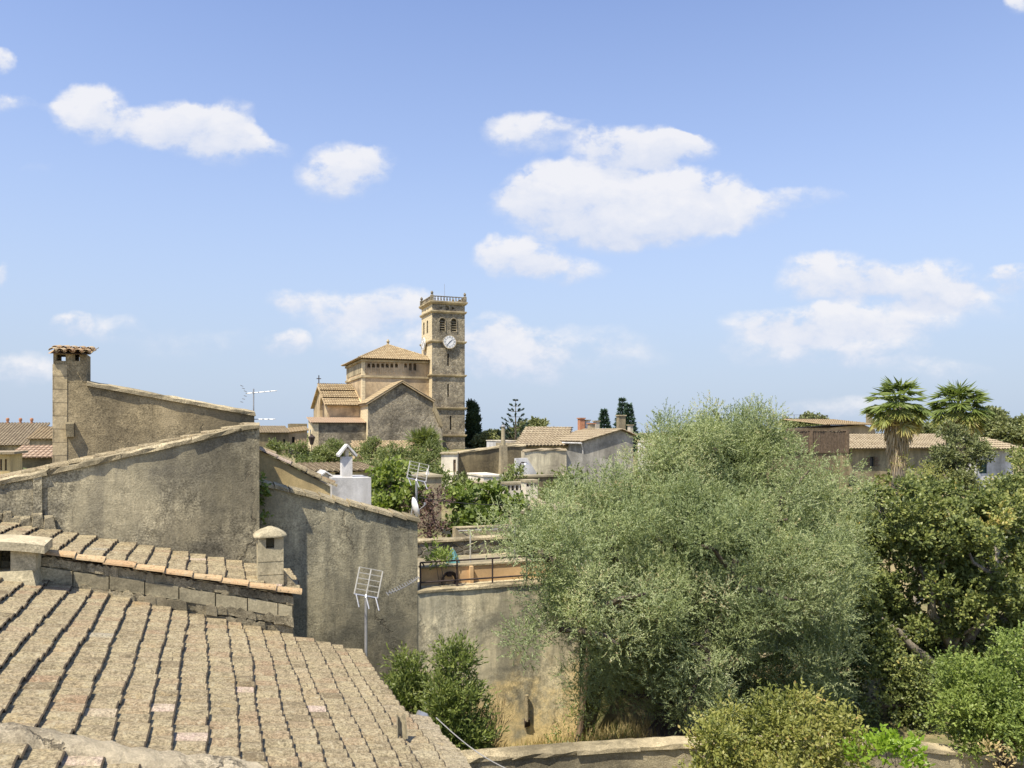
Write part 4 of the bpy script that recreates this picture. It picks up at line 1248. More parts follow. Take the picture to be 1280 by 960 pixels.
# balustrade
zb = Zt(375.6); ztop = Zt(369.4)
bl = MB(); pr = .1
for (xa, ya, xb_, yb) in ((0, 0, W, 0), (0, 0, 0, Dp), (W, 0, W, Dp), (0, Dp, W, Dp)):
    n = 11
    for i in range(1, n):
        s = i / n; x = xa + (xb_ - xa) * s; y = ya + (yb - ya) * s
        bl.lathe([(.10, 0), (.07, .1), (.15, .35), (.07, .62), (.10, .76)], (x, y, zb), 6)
    bl.box(min(xa, xb_) - .14, max(xa, xb_) + .14, min(ya, yb) - .14, max(ya, yb) + .14, ztop - .12, ztop + .02)
bl.build('balustrade', 'tower', f.e)
for (x, y) in ((0, 0), (W, 0), (0, Dp), (W, Dp)):
    pn = MB(); pn.box(x - .26, x + .26, y - .26, y + .26, zb - .02, ztop + .12)
    pn.lathe([(.25, 0), (.12, .1), (.26, .32), (.22, .55), (.05, .72)], (x, y, ztop + .12), 8); pn.build('pinnacle', 'tower', f.e)
rd = MB(); rd.tube([(W * .55, Dp * .5, Zt(376)), (W * .55, Dp * .5, Zt(349))], .035, 5); rd.build('lightning_rod', 'steel', f.e)
# clock faces
def clock(parent, name, R_):
    """white dial, ring, twelve strokes and two hands; built facing -y"""
    mb = MB()
    mb.lathe([(R_ * 1.0, -.0), (R_ * 1.0, .16), (R_ * .93, .20)], (0, 0, 0), 36, 0, 'y')
    mb.lathe([(R_ * .9, .2), (R_ * .9, .215)], (0, 0, 0), 36, 1, 'y')
    for k in range(48):
        a0, a1 = 2 * math.pi * k / 48, 2 * math.pi * (k + 1) / 48
        for r0, r1, m_ in ((R_ * .92, R_ * 1.02, 3), (R_ * .60, R_ * .625, 2)):
            y = -.225
            mb.add([(r0 * math.cos(a0), y, r0 * math.sin(a0)), (r1 * math.cos(a0), y, r1 * math.sin(a0)), (r1 * math.cos(a1), y, r1 * math.sin(a1)), (r0 * math.cos(a1), y, r0 * math.sin(a1))], [(0, 1, 2, 3)], m_)
    for k in range(12):
        a = math.pi / 2 - k * math.pi / 6
        for off in ((-.05, .05) if k % 3 else (-.09, 0, .09)):
            c, s = math.cos(a), math.sin(a)
            r0, r1 = R_ * .66, R_ * .86; h_ = R_ * .018
            q = [(r0, off * R_ - h_), (r1, off * R_ * 1.3 - h_), (r1, off * R_ * 1.3 + h_), (r0, off * R_ + h_)]
            mb.add([(x * c - y * s, -.228, x * s + y * c) for x, y in q], [(0, 1, 2, 3)], 2)
    for (ang, L, wd) in ((41, .55, .05), (228, .82, .04)):
        c, s = math.cos(R(ang)), math.sin(R(ang))
        q = [(-.15 * R_, -wd * R_), (L * R_, -wd * R_ * .5), (L * R_, wd * R_ * .5), (-.15 * R_, wd * R_)]
        v0 = [(x * c - y * s, -.26, x * s + y * c) for x, y in q]; v1 = [(x, -.235, z) for x, _, z in v0]
        mb.hull(v0, v1, 2)
    o = mb.build(name, ['clock', 'clock', 'black', 'trim'], parent)
    return o
o = clock(f.e, 'clock_face', 1.2); o.location = (xs(561.2), -.3, Zt(426.8))
o = clock(f.e, 'clock_face', 1.2); o.location = (-.3, ly(531.8), Zt(427.2)); o.rotation_euler = (0, 0, R(-90))

# ------------------------------------------------------------------ the church
vc = vu(460, 130.0)
f = Fr('church', 'sandstone parish church with a pyramid roof over the crossing and gabled chapels', 'church', v=vc, u=130.0, z=gz(vc, 130) - .3)
# transept gable in front
P_ = f.poly([(460, 505.5), (502, 480), (541, 503), (549, 516), (553, 540)])
DG = f.Y(450)
b = MB(); b.prism([(0, 0)] + P_ + [(P_[-1][0], 0)], 0, DG); b.build('transept', ['church_dark'], f.e)
b = MB(); b.box(-.03, .02, .02, DG, 0, f.Z(506, 0)); b.build('transept_side', 'ashlar', f.e)
eL, ap, eR = f.p(457.5, 506.5), f.p(502, 478.5), f.p(542, 503)
b = MB()
for (p_, q_) in ((eL, ap), (ap, eR)):
    b.prism([p_, q_, (q_[0], q_[1] + .28), (p_[0], p_[1] + .28)], -.45, DG)
b.build('transept_eaves', 'sand', f.e)
b = MB()
tiles(b, [(eL[0] - .1, -.5, eL[1] + .30), (ap[0], -.5, ap[1] + .30), (ap[0], DG, ap[1] + .30), (eL[0] - .1, DG, eL[1] + .30)], exp=.9, pitch=.42, seg=4, rw=.2, hgt=.13, hollow=False, chan=False, jit=.5)
tiles(b, [(ap[0], -.5, ap[1] + .30), (eR[0] + .1, -.5, eR[1] + .30), (eR[0] + .1, DG, eR[1] + .30), (ap[0], DG, ap[1] + .30)], exp=.9, pitch=.42, seg=4, rw=.2, hgt=.13, hollow=False, chan=False, jit=.5)
b.build('transept_roof', 'tile_far', f.e)
# buttress curve on the right of the gable
b = MB(); bt = f.poly([(541, 503), (545, 511), (549, 521), (553, 533), (549.5, 533), (545, 523), (541, 514)]); b.prism(bt, -.4, .02); b.build('buttress', 'trim', f.e)
# crossing
yC = 8.0; xa, xb = f.X(453, yC), f.X(541, yC); dC = f.Y(433, xa) - yC
zE = f.Z(448.5, xa, yC)
b = MB(); b.box(xa, xb, yC, yC + dC, 0, zE); cr = b.build('crossing_tower', ['sand'], f.e)
cut = MB()
for i in range(11):
    px = 461 + i * 5.75
    if i == 7: continue
    cx = f.X(px, yC); hh = 463 if i in (9, 10) else 459.5
    cut.prism(arch_xz(cx, .52, f.Z(hh, cx, yC), f.Z(454.2, cx, yC), 5), yC - .5, yC + .8)
carve(cr, cut)
b = MB()
for i in range(12):
    cx = f.X(458.1 + i * 5.75, yC); b.box(cx - .13, cx + .13, yC - .10, yC + .02, f.Z(466, cx, yC), f.Z(453, cx, yC))
b.build('pilaster', 'sand', f.e)
for py, h_, pr in ((469, .35, .22), (449.2, .35, .25)):
    z = f.Z(py, xa, yC); b = MB(); b.box(xa - pr, xb + pr, yC - pr, yC + dC + pr, z - h_, z); b.build('string_course', 'trim', f.e)
b = MB(); b.box(xa - .06, xa + .02, yC + 1.2, yC + dC - 1.2, f.Z(468.6, xa, yC) + .4, zE - .6); b.build('side_panel', 'beige', f.e)
b = MB(); b.box(xa - .04, xa + .5, yC - .04, yC + 1.0, 0, zE - .02); b.build('corner_quoin', 'ashlar', f.e)
cxm, cym = (xa + xb) / 2, yC + dC / 2
ov = .8; zE2 = zE + .05
zA = f.Z(431, cxm, cym)
A0, A1, A2, A3 = (xa - ov, yC - ov, zE2), (xb + ov, yC - ov, zE2), (xb + ov, yC + dC + ov, zE2), (xa - ov, yC + dC + ov, zE2)
apx = (cxm, cym, zA)
b = MB()
for q in ((A0, A1, apx), (A1, A2, apx), (A2, A3, apx), (A3, A0, apx)):
    tiles(b, q, exp=1.0, pitch=.40, seg=4, rw=.19, hgt=.13, hollow=False, chan=False, jit=.6)
for q in (A0, A1, A3): ridge_tiles(b, apx, (q[0], q[1], q[2] + .08), step=.8, r=.2, h=.16, seg=5)
b.add([A0, A1, A2, A3], [(0, 3, 2, 1)], 0, .2)
b.build('crossing_roof', 'tile_far', f.e)
b = MB(); b.lathe([(.3, 0), (.2, .3), (.32, .6), (.1, 1.0)], (cxm, cym, zA), 8); b.build('finial', 'trim', f.e)
# left chapel: ridge along the front, gable end to the left
yW = 7.0; xw0, xw1 = f.X(409, yW), f.X(451, yW); dW = f.Y(392, xw0) - yW
zW = f.Z(505.5, xw0, yW); zR = f.Z(484.5, xw0, yW + dW / 2)
b = MB(); m2 = MB(); prism_x(b, [(yW, 0), (yW + dW, 0), (yW + dW, zW), (yW + dW / 2, zR), (yW, zW)], xw0, xw1 + 2); wing = b.build('chapel', ['sand'], f.e)
cut = MB(); ym = yW + dW * .36
prism_x(cut, [(ym - 3.0, f.Z(523, xw0, yW)), (ym + 3.0, f.Z(523, xw0, yW)), (ym + 3.0, f.Z(511, xw0, yW))] + [(ym + 3.0 * math.cos(math.pi * i / 8), f.Z(511, xw0, yW) + 2.6 * math.sin(math.pi * i / 8)) for i in range(1, 8)] + [(ym - 3.0, f.Z(511, xw0, yW))], xw0 - 1, xw0 + .8)
carve(wing, cut)
b = MB(); b.box(xw0 + .62, xw0 + .7, ym - 2.9, ym + 2.9, f.Z(523, xw0, yW), f.Z(511, xw0, yW) + 1.2)
for i in range(5): b.box(xw0 + .45, xw0 + .62, ym - 2.4 + i * 1.2 - .12, ym - 2.4 + i * 1.2 + .12, f.Z(523, xw0, yW), f.Z(511, xw0, yW) + 1.6)
b.build('arched_window', 'louvre', f.e)
b = MB(); ovx = .5
eF, eB = (yW - .6, zW - .25), (yW + dW + .6, zW - .25)
for (p_, q_) in ((eF, (yW + dW / 2, zR + .05)), ((yW + dW / 2, zR + .05), eB)):
    prism_x(b, [p_, q_, (q_[0], q_[1] + .25), (p_[0], p_[1] + .25)], xw0 - ovx, xw1)
b.build('chapel_eaves', 'sand', f.e)
b = MB()
for k in range(3):
    # three slightly stepped lifts of tiling
    s0, s1 = k / 3, (k + 1) / 3 + .02
    yr, zr_ = yW + dW / 2, zR + .32
    pa = (yr + (eF[0] - yr) * s0, zr_ + (eF[1] + .3 - zr_) * s0 - .22 * k + .3); pb = (yr + (eF[0] - yr) * s1, zr_ + (eF[1] + .3 - zr_) * s1 - .22 * k + .3)
    tiles(b, [(xw0 - ovx, pb[0], pb[1]), (xw1, pb[0], pb[1]), (xw1, pa[0], pa[1]), (xw0 - ovx, pa[0], pa[1])], exp=.9, pitch=.42, seg=4, rw=.2, hgt=.14, hollow=False, chan=False, jit=.6, lip=.1)
b.build('chapel_roof', 'tile_far', f.e)
b = MB(); b.tube([(xw0 - .2, yW + dW / 2, zR), (xw0 - .2, yW + dW / 2, zR + 2.2)], .09, 5); b.tube([(xw0 - .6, yW + dW / 2, zR + 1.6), (xw0 + .2, yW + dW / 2, zR + 1.6)], .08, 5); b.build('cross', 'iron', f.e)
# lower annex with its lean-to roof
yN = 1.5; xn0, xn1 = f.X(391, yN), -.03; dN = 7.0 + .0
zN = f.Z(528.5, xn0, yN); zN2 = f.Z(522.5, xn0, yN + 5.5)
b = MB(); prism_x(b, [(yN, 0), (yN + 5.5, 0), (yN + 5.5, zN2 - .1), (yN, zN - .1)], xn0, xn1); b.build('annex', ['church_dark'], f.e)
b = MB(); prism_x(b, [(yN + .02, 0), (yN + 5.48, 0), (yN + 5.48, zN2 - .12), (yN + .02, zN - .12)], xn0 - .04, xn0); b.build('annex_side', 'ashlar', f.e)
b = MB(); b.box(xn0 - .08, xn0 + .9, yN - .05, yN + .1, 0, zN - .12); b.build('corner_quoin', 'ashlar', f.e)
b = MB(); tiles(b, [(xn0 - .4, yN - .4, zN), (xn1, yN - .4, zN), (xn1, yN + 5.5, zN2 + .1), (xn0 - .4, yN + 5.5, zN2 + .1)], exp=.8, pitch=.36, seg=4, rw=.17, hgt=.11, hollow=False, chan=False, jit=.4, tint=lambda r: .4 + r.random() * .5)
b.build('annex_roof', 'tile_pink', f.e)
b = MB(); b.box(xn0 - .08, xn0 - .03, yN + 2.2, yN + 3.0, f.Z(544, xn0, yN), f.Z(537, xn0, yN)); b.build('annex_window', 'glass', f.e)

# ------------------------------------------------------------------ helpers for village houses
def simple_house(label, px0, px1, D, py_top, depth=6, wall='beige', roof=None, name='house', top=None, ang=A, roof_kw=None, group=None, side=None, py_top2=None, zoff=0):
    """front outline given by pixels; flat or sloped top, body going back"""
    f = Fr(name, label, 'house', px=px0, D=D, z=0, ang=ang, group=group)
    z = ground_z(f.o.x, f.o.y) - .25 + zoff; f.z = z; f.e.location.z = z
    x1 = f.X(px1)
    if top is None: top = [(px0, py_top), (px1, py_top if py_top2 is None else py_top2)]
    P_ = f.poly(top); P_[0] = (0.0, P_[0][1])
    b = MB(); b.prism([(0, 0)] + P_ + [(P_[-1][0], 0)], 0, depth)
    o = b.build('wall', wall, f.e)
    return f, o, P_, x1
def window(f, wall, pxa, pxb, pya, pyb, mat='glass', y=0.0, deep=.18, frame=None):
    x0, x1 = f.X(pxa, y), f.X(pxb, y); z0, z1 = f.Z(pyb, x0, y), f.Z(pya, x0, y)
    c = MB(); c.box(x0, x1, y - .5, y + deep, z0, z1); carve(wall, c)
    b = MB(); b.box(x0, x1, y + deep - .06, y + deep - .005, z0, z1); o = b.build('window', mat, f.e)
    if frame:
        b = MB(); w_ = (x1 - x0) * .09
        for a, c_ in ((x0, x0 + w_), ((x0 + x1) / 2 - w_ / 2, (x0 + x1) / 2 + w_ / 2), (x1 - w_, x1)): b.box(a, c_, y + deep - .1, y + deep - .062, z0, z1)
        b.build('window_frame', frame, o)
    return o
def tiled(f, pts, mat, far=True, **kw):
    b = MB(); k = dict(exp=.7, pitch=.34, seg=4, rw=.16, hgt=.10, hollow=False, chan=False, jit=.5); k.update(kw)
    tiles(b, pts, **k); return b.build('roof', mat, f.e)

# white block with the white gabled chimney
f, o, P_, x1 = simple_house('white rendered parapet block with a white tent-capped chimney', 415, 464, 24.5, 597, 1.6, 'white')
f.e['category'] = 'house'
yy = .5; xa, xb = f.X(427.5, yy), f.X(440.5, yy); zt = f.Z(571, xa, yy); z0 = P_[0][1] - .02
b = MB(); b.box(xa, xb, yy, yy + .36, z0, zt); ch = b.build('chimney', 'white', f.e)
b = MB()
ax, az = f.p(434, 555, yy); lx, lz = f.p(423.5, 571, yy); rx, rz = f.p(445.5, 571, yy); t_ = .07
b.prism([(lx, lz), (ax, az - t_), (ax, az), (lx - .02, lz + t_)], yy - .1, yy + .46); b.prism([(ax, az - t_), (rx, rz), (rx + .02, rz + t_), (ax, az)], yy - .1, yy + .46)
b.build('chimney_cap', 'white', ch)
b = MB(); b.box((xa + xb) / 2 - .05, (xa + xb) / 2 + .05, yy + .02, yy + .30, zt, az - t_ * 2); b.build('flue', 'cream', ch)
b = MB(); q0, q1, q2 = f.p(403, 606, .3), f.p(409, 590, .3), f.p(414.5, 596, .3)
f2, o, P2, x1 = simple_house('cream gable peeping over the tall wall beside the white block', 400, 414, 25.0, 600, 1.2, 'cream', top=[(400, 598), (407, 590.5), (414, 596)])
b = MB(); a_, c_, d_ = P2[0], P2[1], P2[2]
b.prism([(a_[0] - .05, a_[1]), c_, (c_[0], c_[1] + .05), (a_[0] - .08, a_[1] + .04)], -.08, 1.2); b.prism([c_, (d_[0] + .05, d_[1]), (d_[0] + .05, d_[1] + .05), (c_[0], c_[1] + .05)], -.08, 1.2); b.build('roof', 'white', f2.e)
# low tiled house behind it
f, o, P_, x1 = simple_house('low cream house with a shallow tile roof behind the white chimney', 393, 474, 36, 589, 5, 'cream')
z = P_[0][1]; tiled(f, [(-.3, -.35, z - .02), (x1, -.35, z - .02), (x1, 5, z + .12), (-.3, 5, z + .12)], 'tile_grey', exp=.5, pitch=.28, rw=.13, seg=5)
window(f, o, 419, 427, 590.5, 598, 'dark')
# small tiled house at the foot of the church
f, o, P_, x1 = simple_house('low house with a broad pale tile roof at the foot of the church', 441, 540, 104, 565, 7, 'beige')
z = P_[0][1]; z2 = f.Z(551.5, 0, 6.5)
tiled(f, [(-.4, -.4, z), (x1 + .3, -.4, z), (x1 - 1, 6.5, z2), (1, 6.5, z2)], 'tile_far', exp=.9, pitch=.42, rw=.2, hgt=.13)
b = MB(); xa = f.X(517, 5); b.box(xa, xa + .8, 4.5, 5.3, z2 - 1, z2 + 1.1); b.build('chimney', 'terracotta', f.e)
f, o, P_, x1 = simple_house('tiny gabled brick dormer hut among the hedges below the church', 443, 452, 80, 572, 2, 'sand', top=[(443, 576), (447.5, 569), (452, 575)])
b = MB(); a_, c_, d_ = P_
b.prism([(a_[0] - .2, a_[1] - .1), c_, (c_[0], c_[1] + .15), (a_[0] - .25, a_[1] + .05)], -.2, 2); b.prism([c_, (d_[0] + .2, d_[1] - .1), (d_[0] + .25, d_[1] + .05), (c_[0], c_[1] + .15)], -.2, 2); b.build('roof', 'tile_far', f.e)
# houses left of the church
f, o, P_, x1 = simple_house('grey-brown stone house left of the church, seen over the ochre house', 322, 361, 112, 541, 8, 'brown')
z = P_[0][1]; tiled(f, [(-.3, -.3, z), (x1 + .2, -.3, z), (x1 + .2, 8, z + 1.0), (-.3, 8, z + 1.0)], 'tile_grey')
window(f, o, 354, 356.5, 549, 555, 'dark')
f, o, P_, x1 = simple_house('higher sandstone house with two stepped roofs left of the church', 360.5, 384, 118, 541, 8, 'sand', top=[(360.5, 541), (384, 538)])
z = P_[0][1]; tiled(f, [(-.3, -.3, z), (x1 + .2, -.3, P_[1][1]), (x1 + .2, 4, P_[1][1] + .6), (-.3, 4, z + .6)], 'tile_far')
b = MB(); xa, xb = f.X(363, 4), f.X(384, 4); b.box(xa, xb, 4, 8, z - .5, f.Z(529.5, xa, 4)); b.build('upper_wall', 'brown', f.e)
window(f, o, 365, 368.5, 546, 554, 'dark')
# cream wall corner with lamp left of the church
sp = world(389.5, 566, 100); gzz = ground_z(sp.x, sp.y)
e = Fr('stone_pillar', 'square stone gate pillar carrying the street lantern', 'pillar', px=386.5, D=100, z=gzz - .1)
b = MB(); xw = e.X(393); zt = e.Z(569, 0); b.box(0, xw, 0, xw, 0, zt - .2); b.build('pier', 'trim', e.e)
b = MB(); b.box(-.08, xw + .08, -.08, xw + .08, zt - .199, zt); b.build('pier_cap', 'trim', e.e)
l = Fr('street_lamp', 'black lantern on top of the stone pillar left of the church', 'street lamp', px=389.6, D=100.3, z=0)
l.e.location.z = e.z + zt; l.z = e.z + zt
b = MB(); hl = l.Z(556, 0); b.lathe([(.14, 0), (.06, .15), (.05, hl)], (0, 0, 0), 8); b.build('post', 'iron', l.e)
b = MB(); b.lathe([(.18, hl), (.42, hl + .9), (.46, hl + .95), (.1, hl + 1.25), (.05, hl + 1.4)], (0, 0, 0), 6); b.build('lantern', 'iron', l.e)
# ---- far left roofs
f, o, P_, x1 = simple_house('brown tiled house at the far left edge with little clay roof vents', -30, 40, 92, 557, 12, 'beige')
z = P_[0][1]; z2 = f.Z(529, 0, 12); tiled(f, [(-.3, -.3, z), (x1, -.3, z), (x1, 12, z2), (-.3, 12, z2)], 'tile_grey', tint=lambda r: r.random() * .5)
for px in (10, 26, 40):
    b = MB(); xa = f.X(px, 12); b.lathe([(.14, -.3), (.14, .3), (.2, .35), (.2, .6), (.1, .7)], (xa, 11.8, z2), 8); b.build('roof_vent', 'terracotta', f.e)
f, o, P_, x1 = simple_house('pale tiled house beside the tall chimney at far left', 37, 84, 86, 549, 8, 'beige')
z = P_[0][1]; z2 = f.Z(534, 0, 8); tiled(f, [(-.3, -.3, z), (x1, -.3, z), (x1, 8, z2), (-.3, 8, z2)], 'tile_far')
f, o, P_, x1 = simple_house('house with a pinkish ribbed roof behind the far left of the gable', 10, 84, 60, 572.5, 6, 'brown')
z = P_[0][1]; z2 = f.Z(557.5, 0, 6); tiled(f, [(-.2, -.3, z), (x1, -.3, z), (x1, 6, z2), (-.2, 6, z2)], 'tile_pink', exp=1.2, jit=.2)
f, o, P_, x1 = simple_house('small yellow rendered hut at the left border', -25, 12, 40, 568, 3, 'yellow')
z = P_[0][1]; b = MB(); b.box(-.2, x1 + .25, -.25, 3.2, z, z + .12); b.build('roof', 'tile_grey', f.e)
window(f, o, 0, 2.5, 574, 588, 'wood'); window(f, o, 6, 8.5, 574, 588, 'wood')

# ---- middle houses right of the tower
f = Fr('house', 'dark walled house with a pale end wall right of the bell tower', 'house', px=572, D=60, z=0)
z = ground_z(f.o.x, f.o.y) - .2; f.z = z; f.e.location.z = z
xe = f.X(660); P_ = f.poly([(572, 566), (626, 558.5), (657, 556.5)]); P_[0] = (0, P_[0][1])
b = MB(); b.prism([(0, 0)] + P_ + [(P_[-1][0], 0)], 0, .9); o = b.build('wall', 'brown', f.e)
b = MB()
for i in range(len(P_) - 1): rough_strip(b, (P_[i][0], P_[i][1] - .03), (P_[i + 1][0], P_[i + 1][1] - .03), -.08, .4, .14, step=.5, jit=.03)
b.build('coping', 'coping', f.e)
f2 = Fr('house', 'small cream outbuilding with a dark doorway right of the bell tower', 'house', px=551.5, D=58, z=0, ang=R(2))
z = ground_z(f2.o.x, f2.o.y) - .2; f2.z = z; f2.e.location.z = z
x1 = f2.X(571.8); b = MB(); b.box(0, x1, 0, 3, 0, f2.Z(567.5, 0)); o = b.build('wall', 'cream', f2.e)
b = MB(); b.box(-.1, x1 + .02, -.1, 3.1, f2.Z(567.5, 0), f2.Z(566, 0)); b.build('roof', 'coping', f2.e)
window(f2, o, 566.5, 569.8, 574.5, 590, 'wood')
b = MB(); b.box(0, f2.X(566.3), -.6, -.003, 0, f2.Z(592.5, 0)); b.build('step_wall', 'cream', f2.e)
# tall pipe chimney on that wall
c = Fr('chimney_stack', 'tall tapering chimney stack with a round pipe rising before the dark wall', 'chimney', px=626.0, D=58.5, z=0)
z = ground_z(c.o.x, c.o.y); c.z = z; c.e.location.z = z
w0 = c.X(635.5); zs = c.Z(556.5, 0)
b = MB(); b.hull([(0, 0, 0), (w0, 0, 0), (w0, .6, 0), (0, .6, 0)], [(.07, .05, zs), (w0 - .07, .05, zs), (w0 - .07, .5, zs), (.07, .5, zs)]); b.build('stack', 'beige', c.e)
b = MB(); zp = c.Z(535.5, 0); b.lathe([(.17, zs - .05), (.15, zp)], (w0 / 2, .28, 0), 10); b.build('pipe', 'slab', c.e)
b = MB(); b.lathe([(.10, zp - .02), (.2, zp + .12), (.20, zp + .18), (.13, zp + .22), (.13, zp + .3)], (w0 / 2, .28, 0), 10); b.build('cowl', 'steel', c.e)
f, o, P_, x1 = simple_house('white flat parapet behind the tall pipe chimney', 622, 645, 72, 551.5, 3, 'white')
b = MB(); b.box(-.05, x1 + .05, -.05, 3.05, P_[0][1], P_[0][1] + .08); b.build('wall_cap', 'cream', f.e)
# stained pale house with the white yard wall
f, o, P_, x1 = simple_house('pale stained house with a ragged wall head, right of the pipe chimney', 655, 708, 54, 563, .5, 'stain', top=[(652, 564), (680, 562), (708, 562)])
b = MB()
for i in range(2): rough_strip(b, (P_[i][0], P_[i][1] - .03), (P_[i + 1][0], P_[i + 1][1] - .03), -.06, .4, .12, step=.4, jit=.04)
b.build('coping', 'tile_grey', f.e)
b = MB(); xs_, zs_ = f.p(707.9, 563); b.prism([(x1 + .001, 0), (x1 + 3.6, 0), (x1 + 3.6, P_[-1][1] - .8), (x1 + .001, P_[-1][1] - .02)], .2, 1.5); b.build('side_wall', 'greywall', f.e)
fy = Fr('yard_wall', 'sunlit part of the white yard wall, a slanted slab in front of the stained house', 'wall', px=645, D=52.5, z=0)
z = ground_z(fy.o.x, fy.o.y); fy.z = z; fy.e.location.z = z
b = MB(); b.prism(fy.poly([(645, 620), (645, 573), (659, 572.5), (674, 596), (674, 620)]), 0, .3); b.build('wall_body', 'white', fy.e)  # slanting right edge follows the shadow boundary; only the sunlit part is modelled
lp = Fr('street_lamp', 'small curved street lamp before the white yard wall', 'street lamp', px=650.2, D=51.5, z=0)
z = ground_z(lp.o.x, lp.o.y); lp.z = z; lp.e.location.z = z
zt = lp.Z(580, 0); b = MB(); b.tube([(0, 0, 0), (0, 0, zt), (.1, 0, zt + .1), (.45, 0, zt + .08)], .045, 6); b.build('post', 'iron', lp.e)
b = MB(); b.lathe([(.22, 0), (.14, .08), (.04, .12)], (.38, 0, zt - .02), 10); b.build('lamp_shade', 'steel', lp.e)
# terrace slabs and low cream walls in front
f, o, P_, x1 = simple_house('low cream flat-roofed block half hidden by the fig tree', 604.5, 628, 47, 596, 3, 'cream')
b = MB(); b.box(-.05, x1 + .05, -.05, 3.05, P_[0][1], P_[0][1] + .1); b.build('roof', 'cream', f.e)
f, o, P_, x1 = simple_house('lower cream wall block with a shaded side beside the fig tree', 597, 612, 44, 605, 2, 'cream')
b = MB(); b.box(-.03, x1 + .03, -.03, 2, P_[0][1], P_[0][1] + .07); b.build('roof', 'coping', f.e)
f, o, P_, x1 = simple_house('low dark terrace wall under the white yard wall', 649, 712, 49, 597, 1, 'brown')
b = MB(); b.box(-.05, x1 + .05, -.08, 1.05, P_[0][1], P_[0][1] + .12); b.build('wall_cap', 'slab', f.e)
# twin-roofed house
f = Fr('house', 'house with two shallow tile roofs and a grey gable end to the right', 'house', px=729, D=66, z=0)
z = ground_z(f.o.x, f.o.y) - .2; f.z = z; f.e.location.z = z
P_ = f.poly([(729, 552.5), (775.6, 537.5), (791.5, 545)]); P_[0] = (0, P_[0][1])
b = MB(); b.prism([(0, 0)] + P_ + [(P_[-1][0], 0)], 0, 7); b.build('wall', 'greywall', f.e)
q = lambda a, c, y: tuple(f.p3(a, c, y))
b = MB(); e0 = P_[0]; e1 = P_[1]
tiles(b, [(e0[0] - .3, -.3, e0[1] + .02), (e1[0], -.3, e1[1] + .06), (e1[0], 7, e1[1] + .06), (e0[0] - .3, 7, e0[1] + .02)], exp=.6, pitch=.32, seg=4, rw=.15, hgt=.1, hollow=False, chan=False, jit=.6)
e2 = P_[2]
tiles(b, [(e1[0], -.3, e1[1] + .06), (e2[0] + .2, -.3, e2[1] + .02), (e2[0] + .2, 7, e2[1] + .02), (e1[0], 7, e1[1] + .06)], exp=.6, pitch=.32, seg=4, rw=.15, hgt=.1, hollow=False, chan=False, jit=.6)
b.build('roof', 'tile_grey', f.e)
b = MB(); b.box(-4.6, -.02, 3.2, 8.5, 0, e0[1] - .12); b.build('side_wing', 'beige', f.e)
b = MB(); xx = -4.8
zz1 = e0[1] - .1
tiles(b, [(xx - .2, 2.8, zz1 - .25), (-.1, 2.8, zz1 - .25), (3.0, 8.5, zz1 + 1.35), (xx + 3.2, 8.5, zz1 + 1.35)], exp=.6, pitch=.32, seg=4, rw=.15, hgt=.1, hollow=False, chan=False, jit=.6)
b.build('wing_roof', 'tile_grey', f.e)
for (pa, pb, pt, pbm, yy, mat, cap) in ((725, 731, 523.5, 540, 6.6, 'terracotta', 1), (731.8, 737.5, 526, 542, 6.8, 'white', 0), (737.5, 744, 530, 545, 5, 'beige', 1), (744.5, 749.5, 527, 543, 6.9, 'cream', 0), (774, 782, 520, 541, 3, 'beige', 0), (788, 791.3, 532, 548, 1, 'cream', 0)):
    xa, xb = f.X(pa, yy), f.X(pb, yy); b = MB(); zt, zb = f.Z(pt, xa, yy), f.Z(pbm, xa, yy) - 1
    b.box(xa, xb, yy, yy + .5, zb, zt)
    ch = b.build('chimney', mat, f.e)
    b = MB(); b.box(xa - .07, xb + .07, yy - .07, yy + .57, zt + .001, zt + .1); b.build('chimney_cap', 'terracotta' if cap else 'coping', ch)
b = MB(); b.tube([(-.35, -.4, e0[1] - .1), (-.35, 7, e0[1] - .1)], .07, 6); b.tube([(-.35, -.35, e0[1] - .1), (-.1, -.15, e0[1] - .6), (-.1, -.15, e0[1] - 2.5)], .06, 6); b.build('gutter', 'white', f.e)
# chimneys rising from hidden roofs
def flue(label, pa, pb, pt, D, vents=3, mat='cream', cap='slab', pyramid=False, dd=.6):
    c = Fr('chimney_stack', label, 'chimney', px=pa, D=D, z=0)
    z = ground_z(c.o.x, c.o.y); c.z = z; c.e.location.z = z
    x1 = c.X(pb); zt = c.Z(pt, 0)
    b = MB(); b.box(0, x1, 0, dd, 0, zt - .1); o = b.build('stack', mat, c.e)
    cut = MB()
    for i in range(vents):
        xx = x1 * (i + .5) / vents; ww = x1 / vents * .32; cut.box(xx - ww, xx + ww, -.3, dd * .7, zt - .1 - min(.3, x1 * .35), zt - .16)
    carve(o, cut)
    b = MB()
    if pyramid:
        o_ = .09; b.hull([(-o_, -o_, zt - .099), (x1 + o_, -o_, zt - .099), (x1 + o_, dd + o_, zt - .099), (-o_, dd + o_, zt - .099)], [(-o_, -o_, zt), (x1 + o_, -o_, zt), (x1 + o_, dd + o_, zt), (-o_, dd + o_, zt)])
        b.hull([(-o_, -o_, zt + .001), (x1 + o_, -o_, zt + .001), (x1 + o_, dd + o_, zt + .001), (-o_, dd + o_, zt + .001)], [(x1 * .4, dd * .4, zt + .26), (x1 * .6, dd * .4, zt + .26), (x1 * .6, dd * .6, zt + .26), (x1 * .4, dd * .6, zt + .26)])
    else:
        b.box(-.05, x1 + .05, -.05, dd + .05, zt - .099, zt)
    b.build('chimney_cap', cap, c.e)
    return c
flue('wide squat chimney with a row of vents under a flat lid', 633, 654.5, 603, 38, 4)
flue('tall slim pale chimney with vents under its flat lid', 657.5, 672, 600, 36, 3)
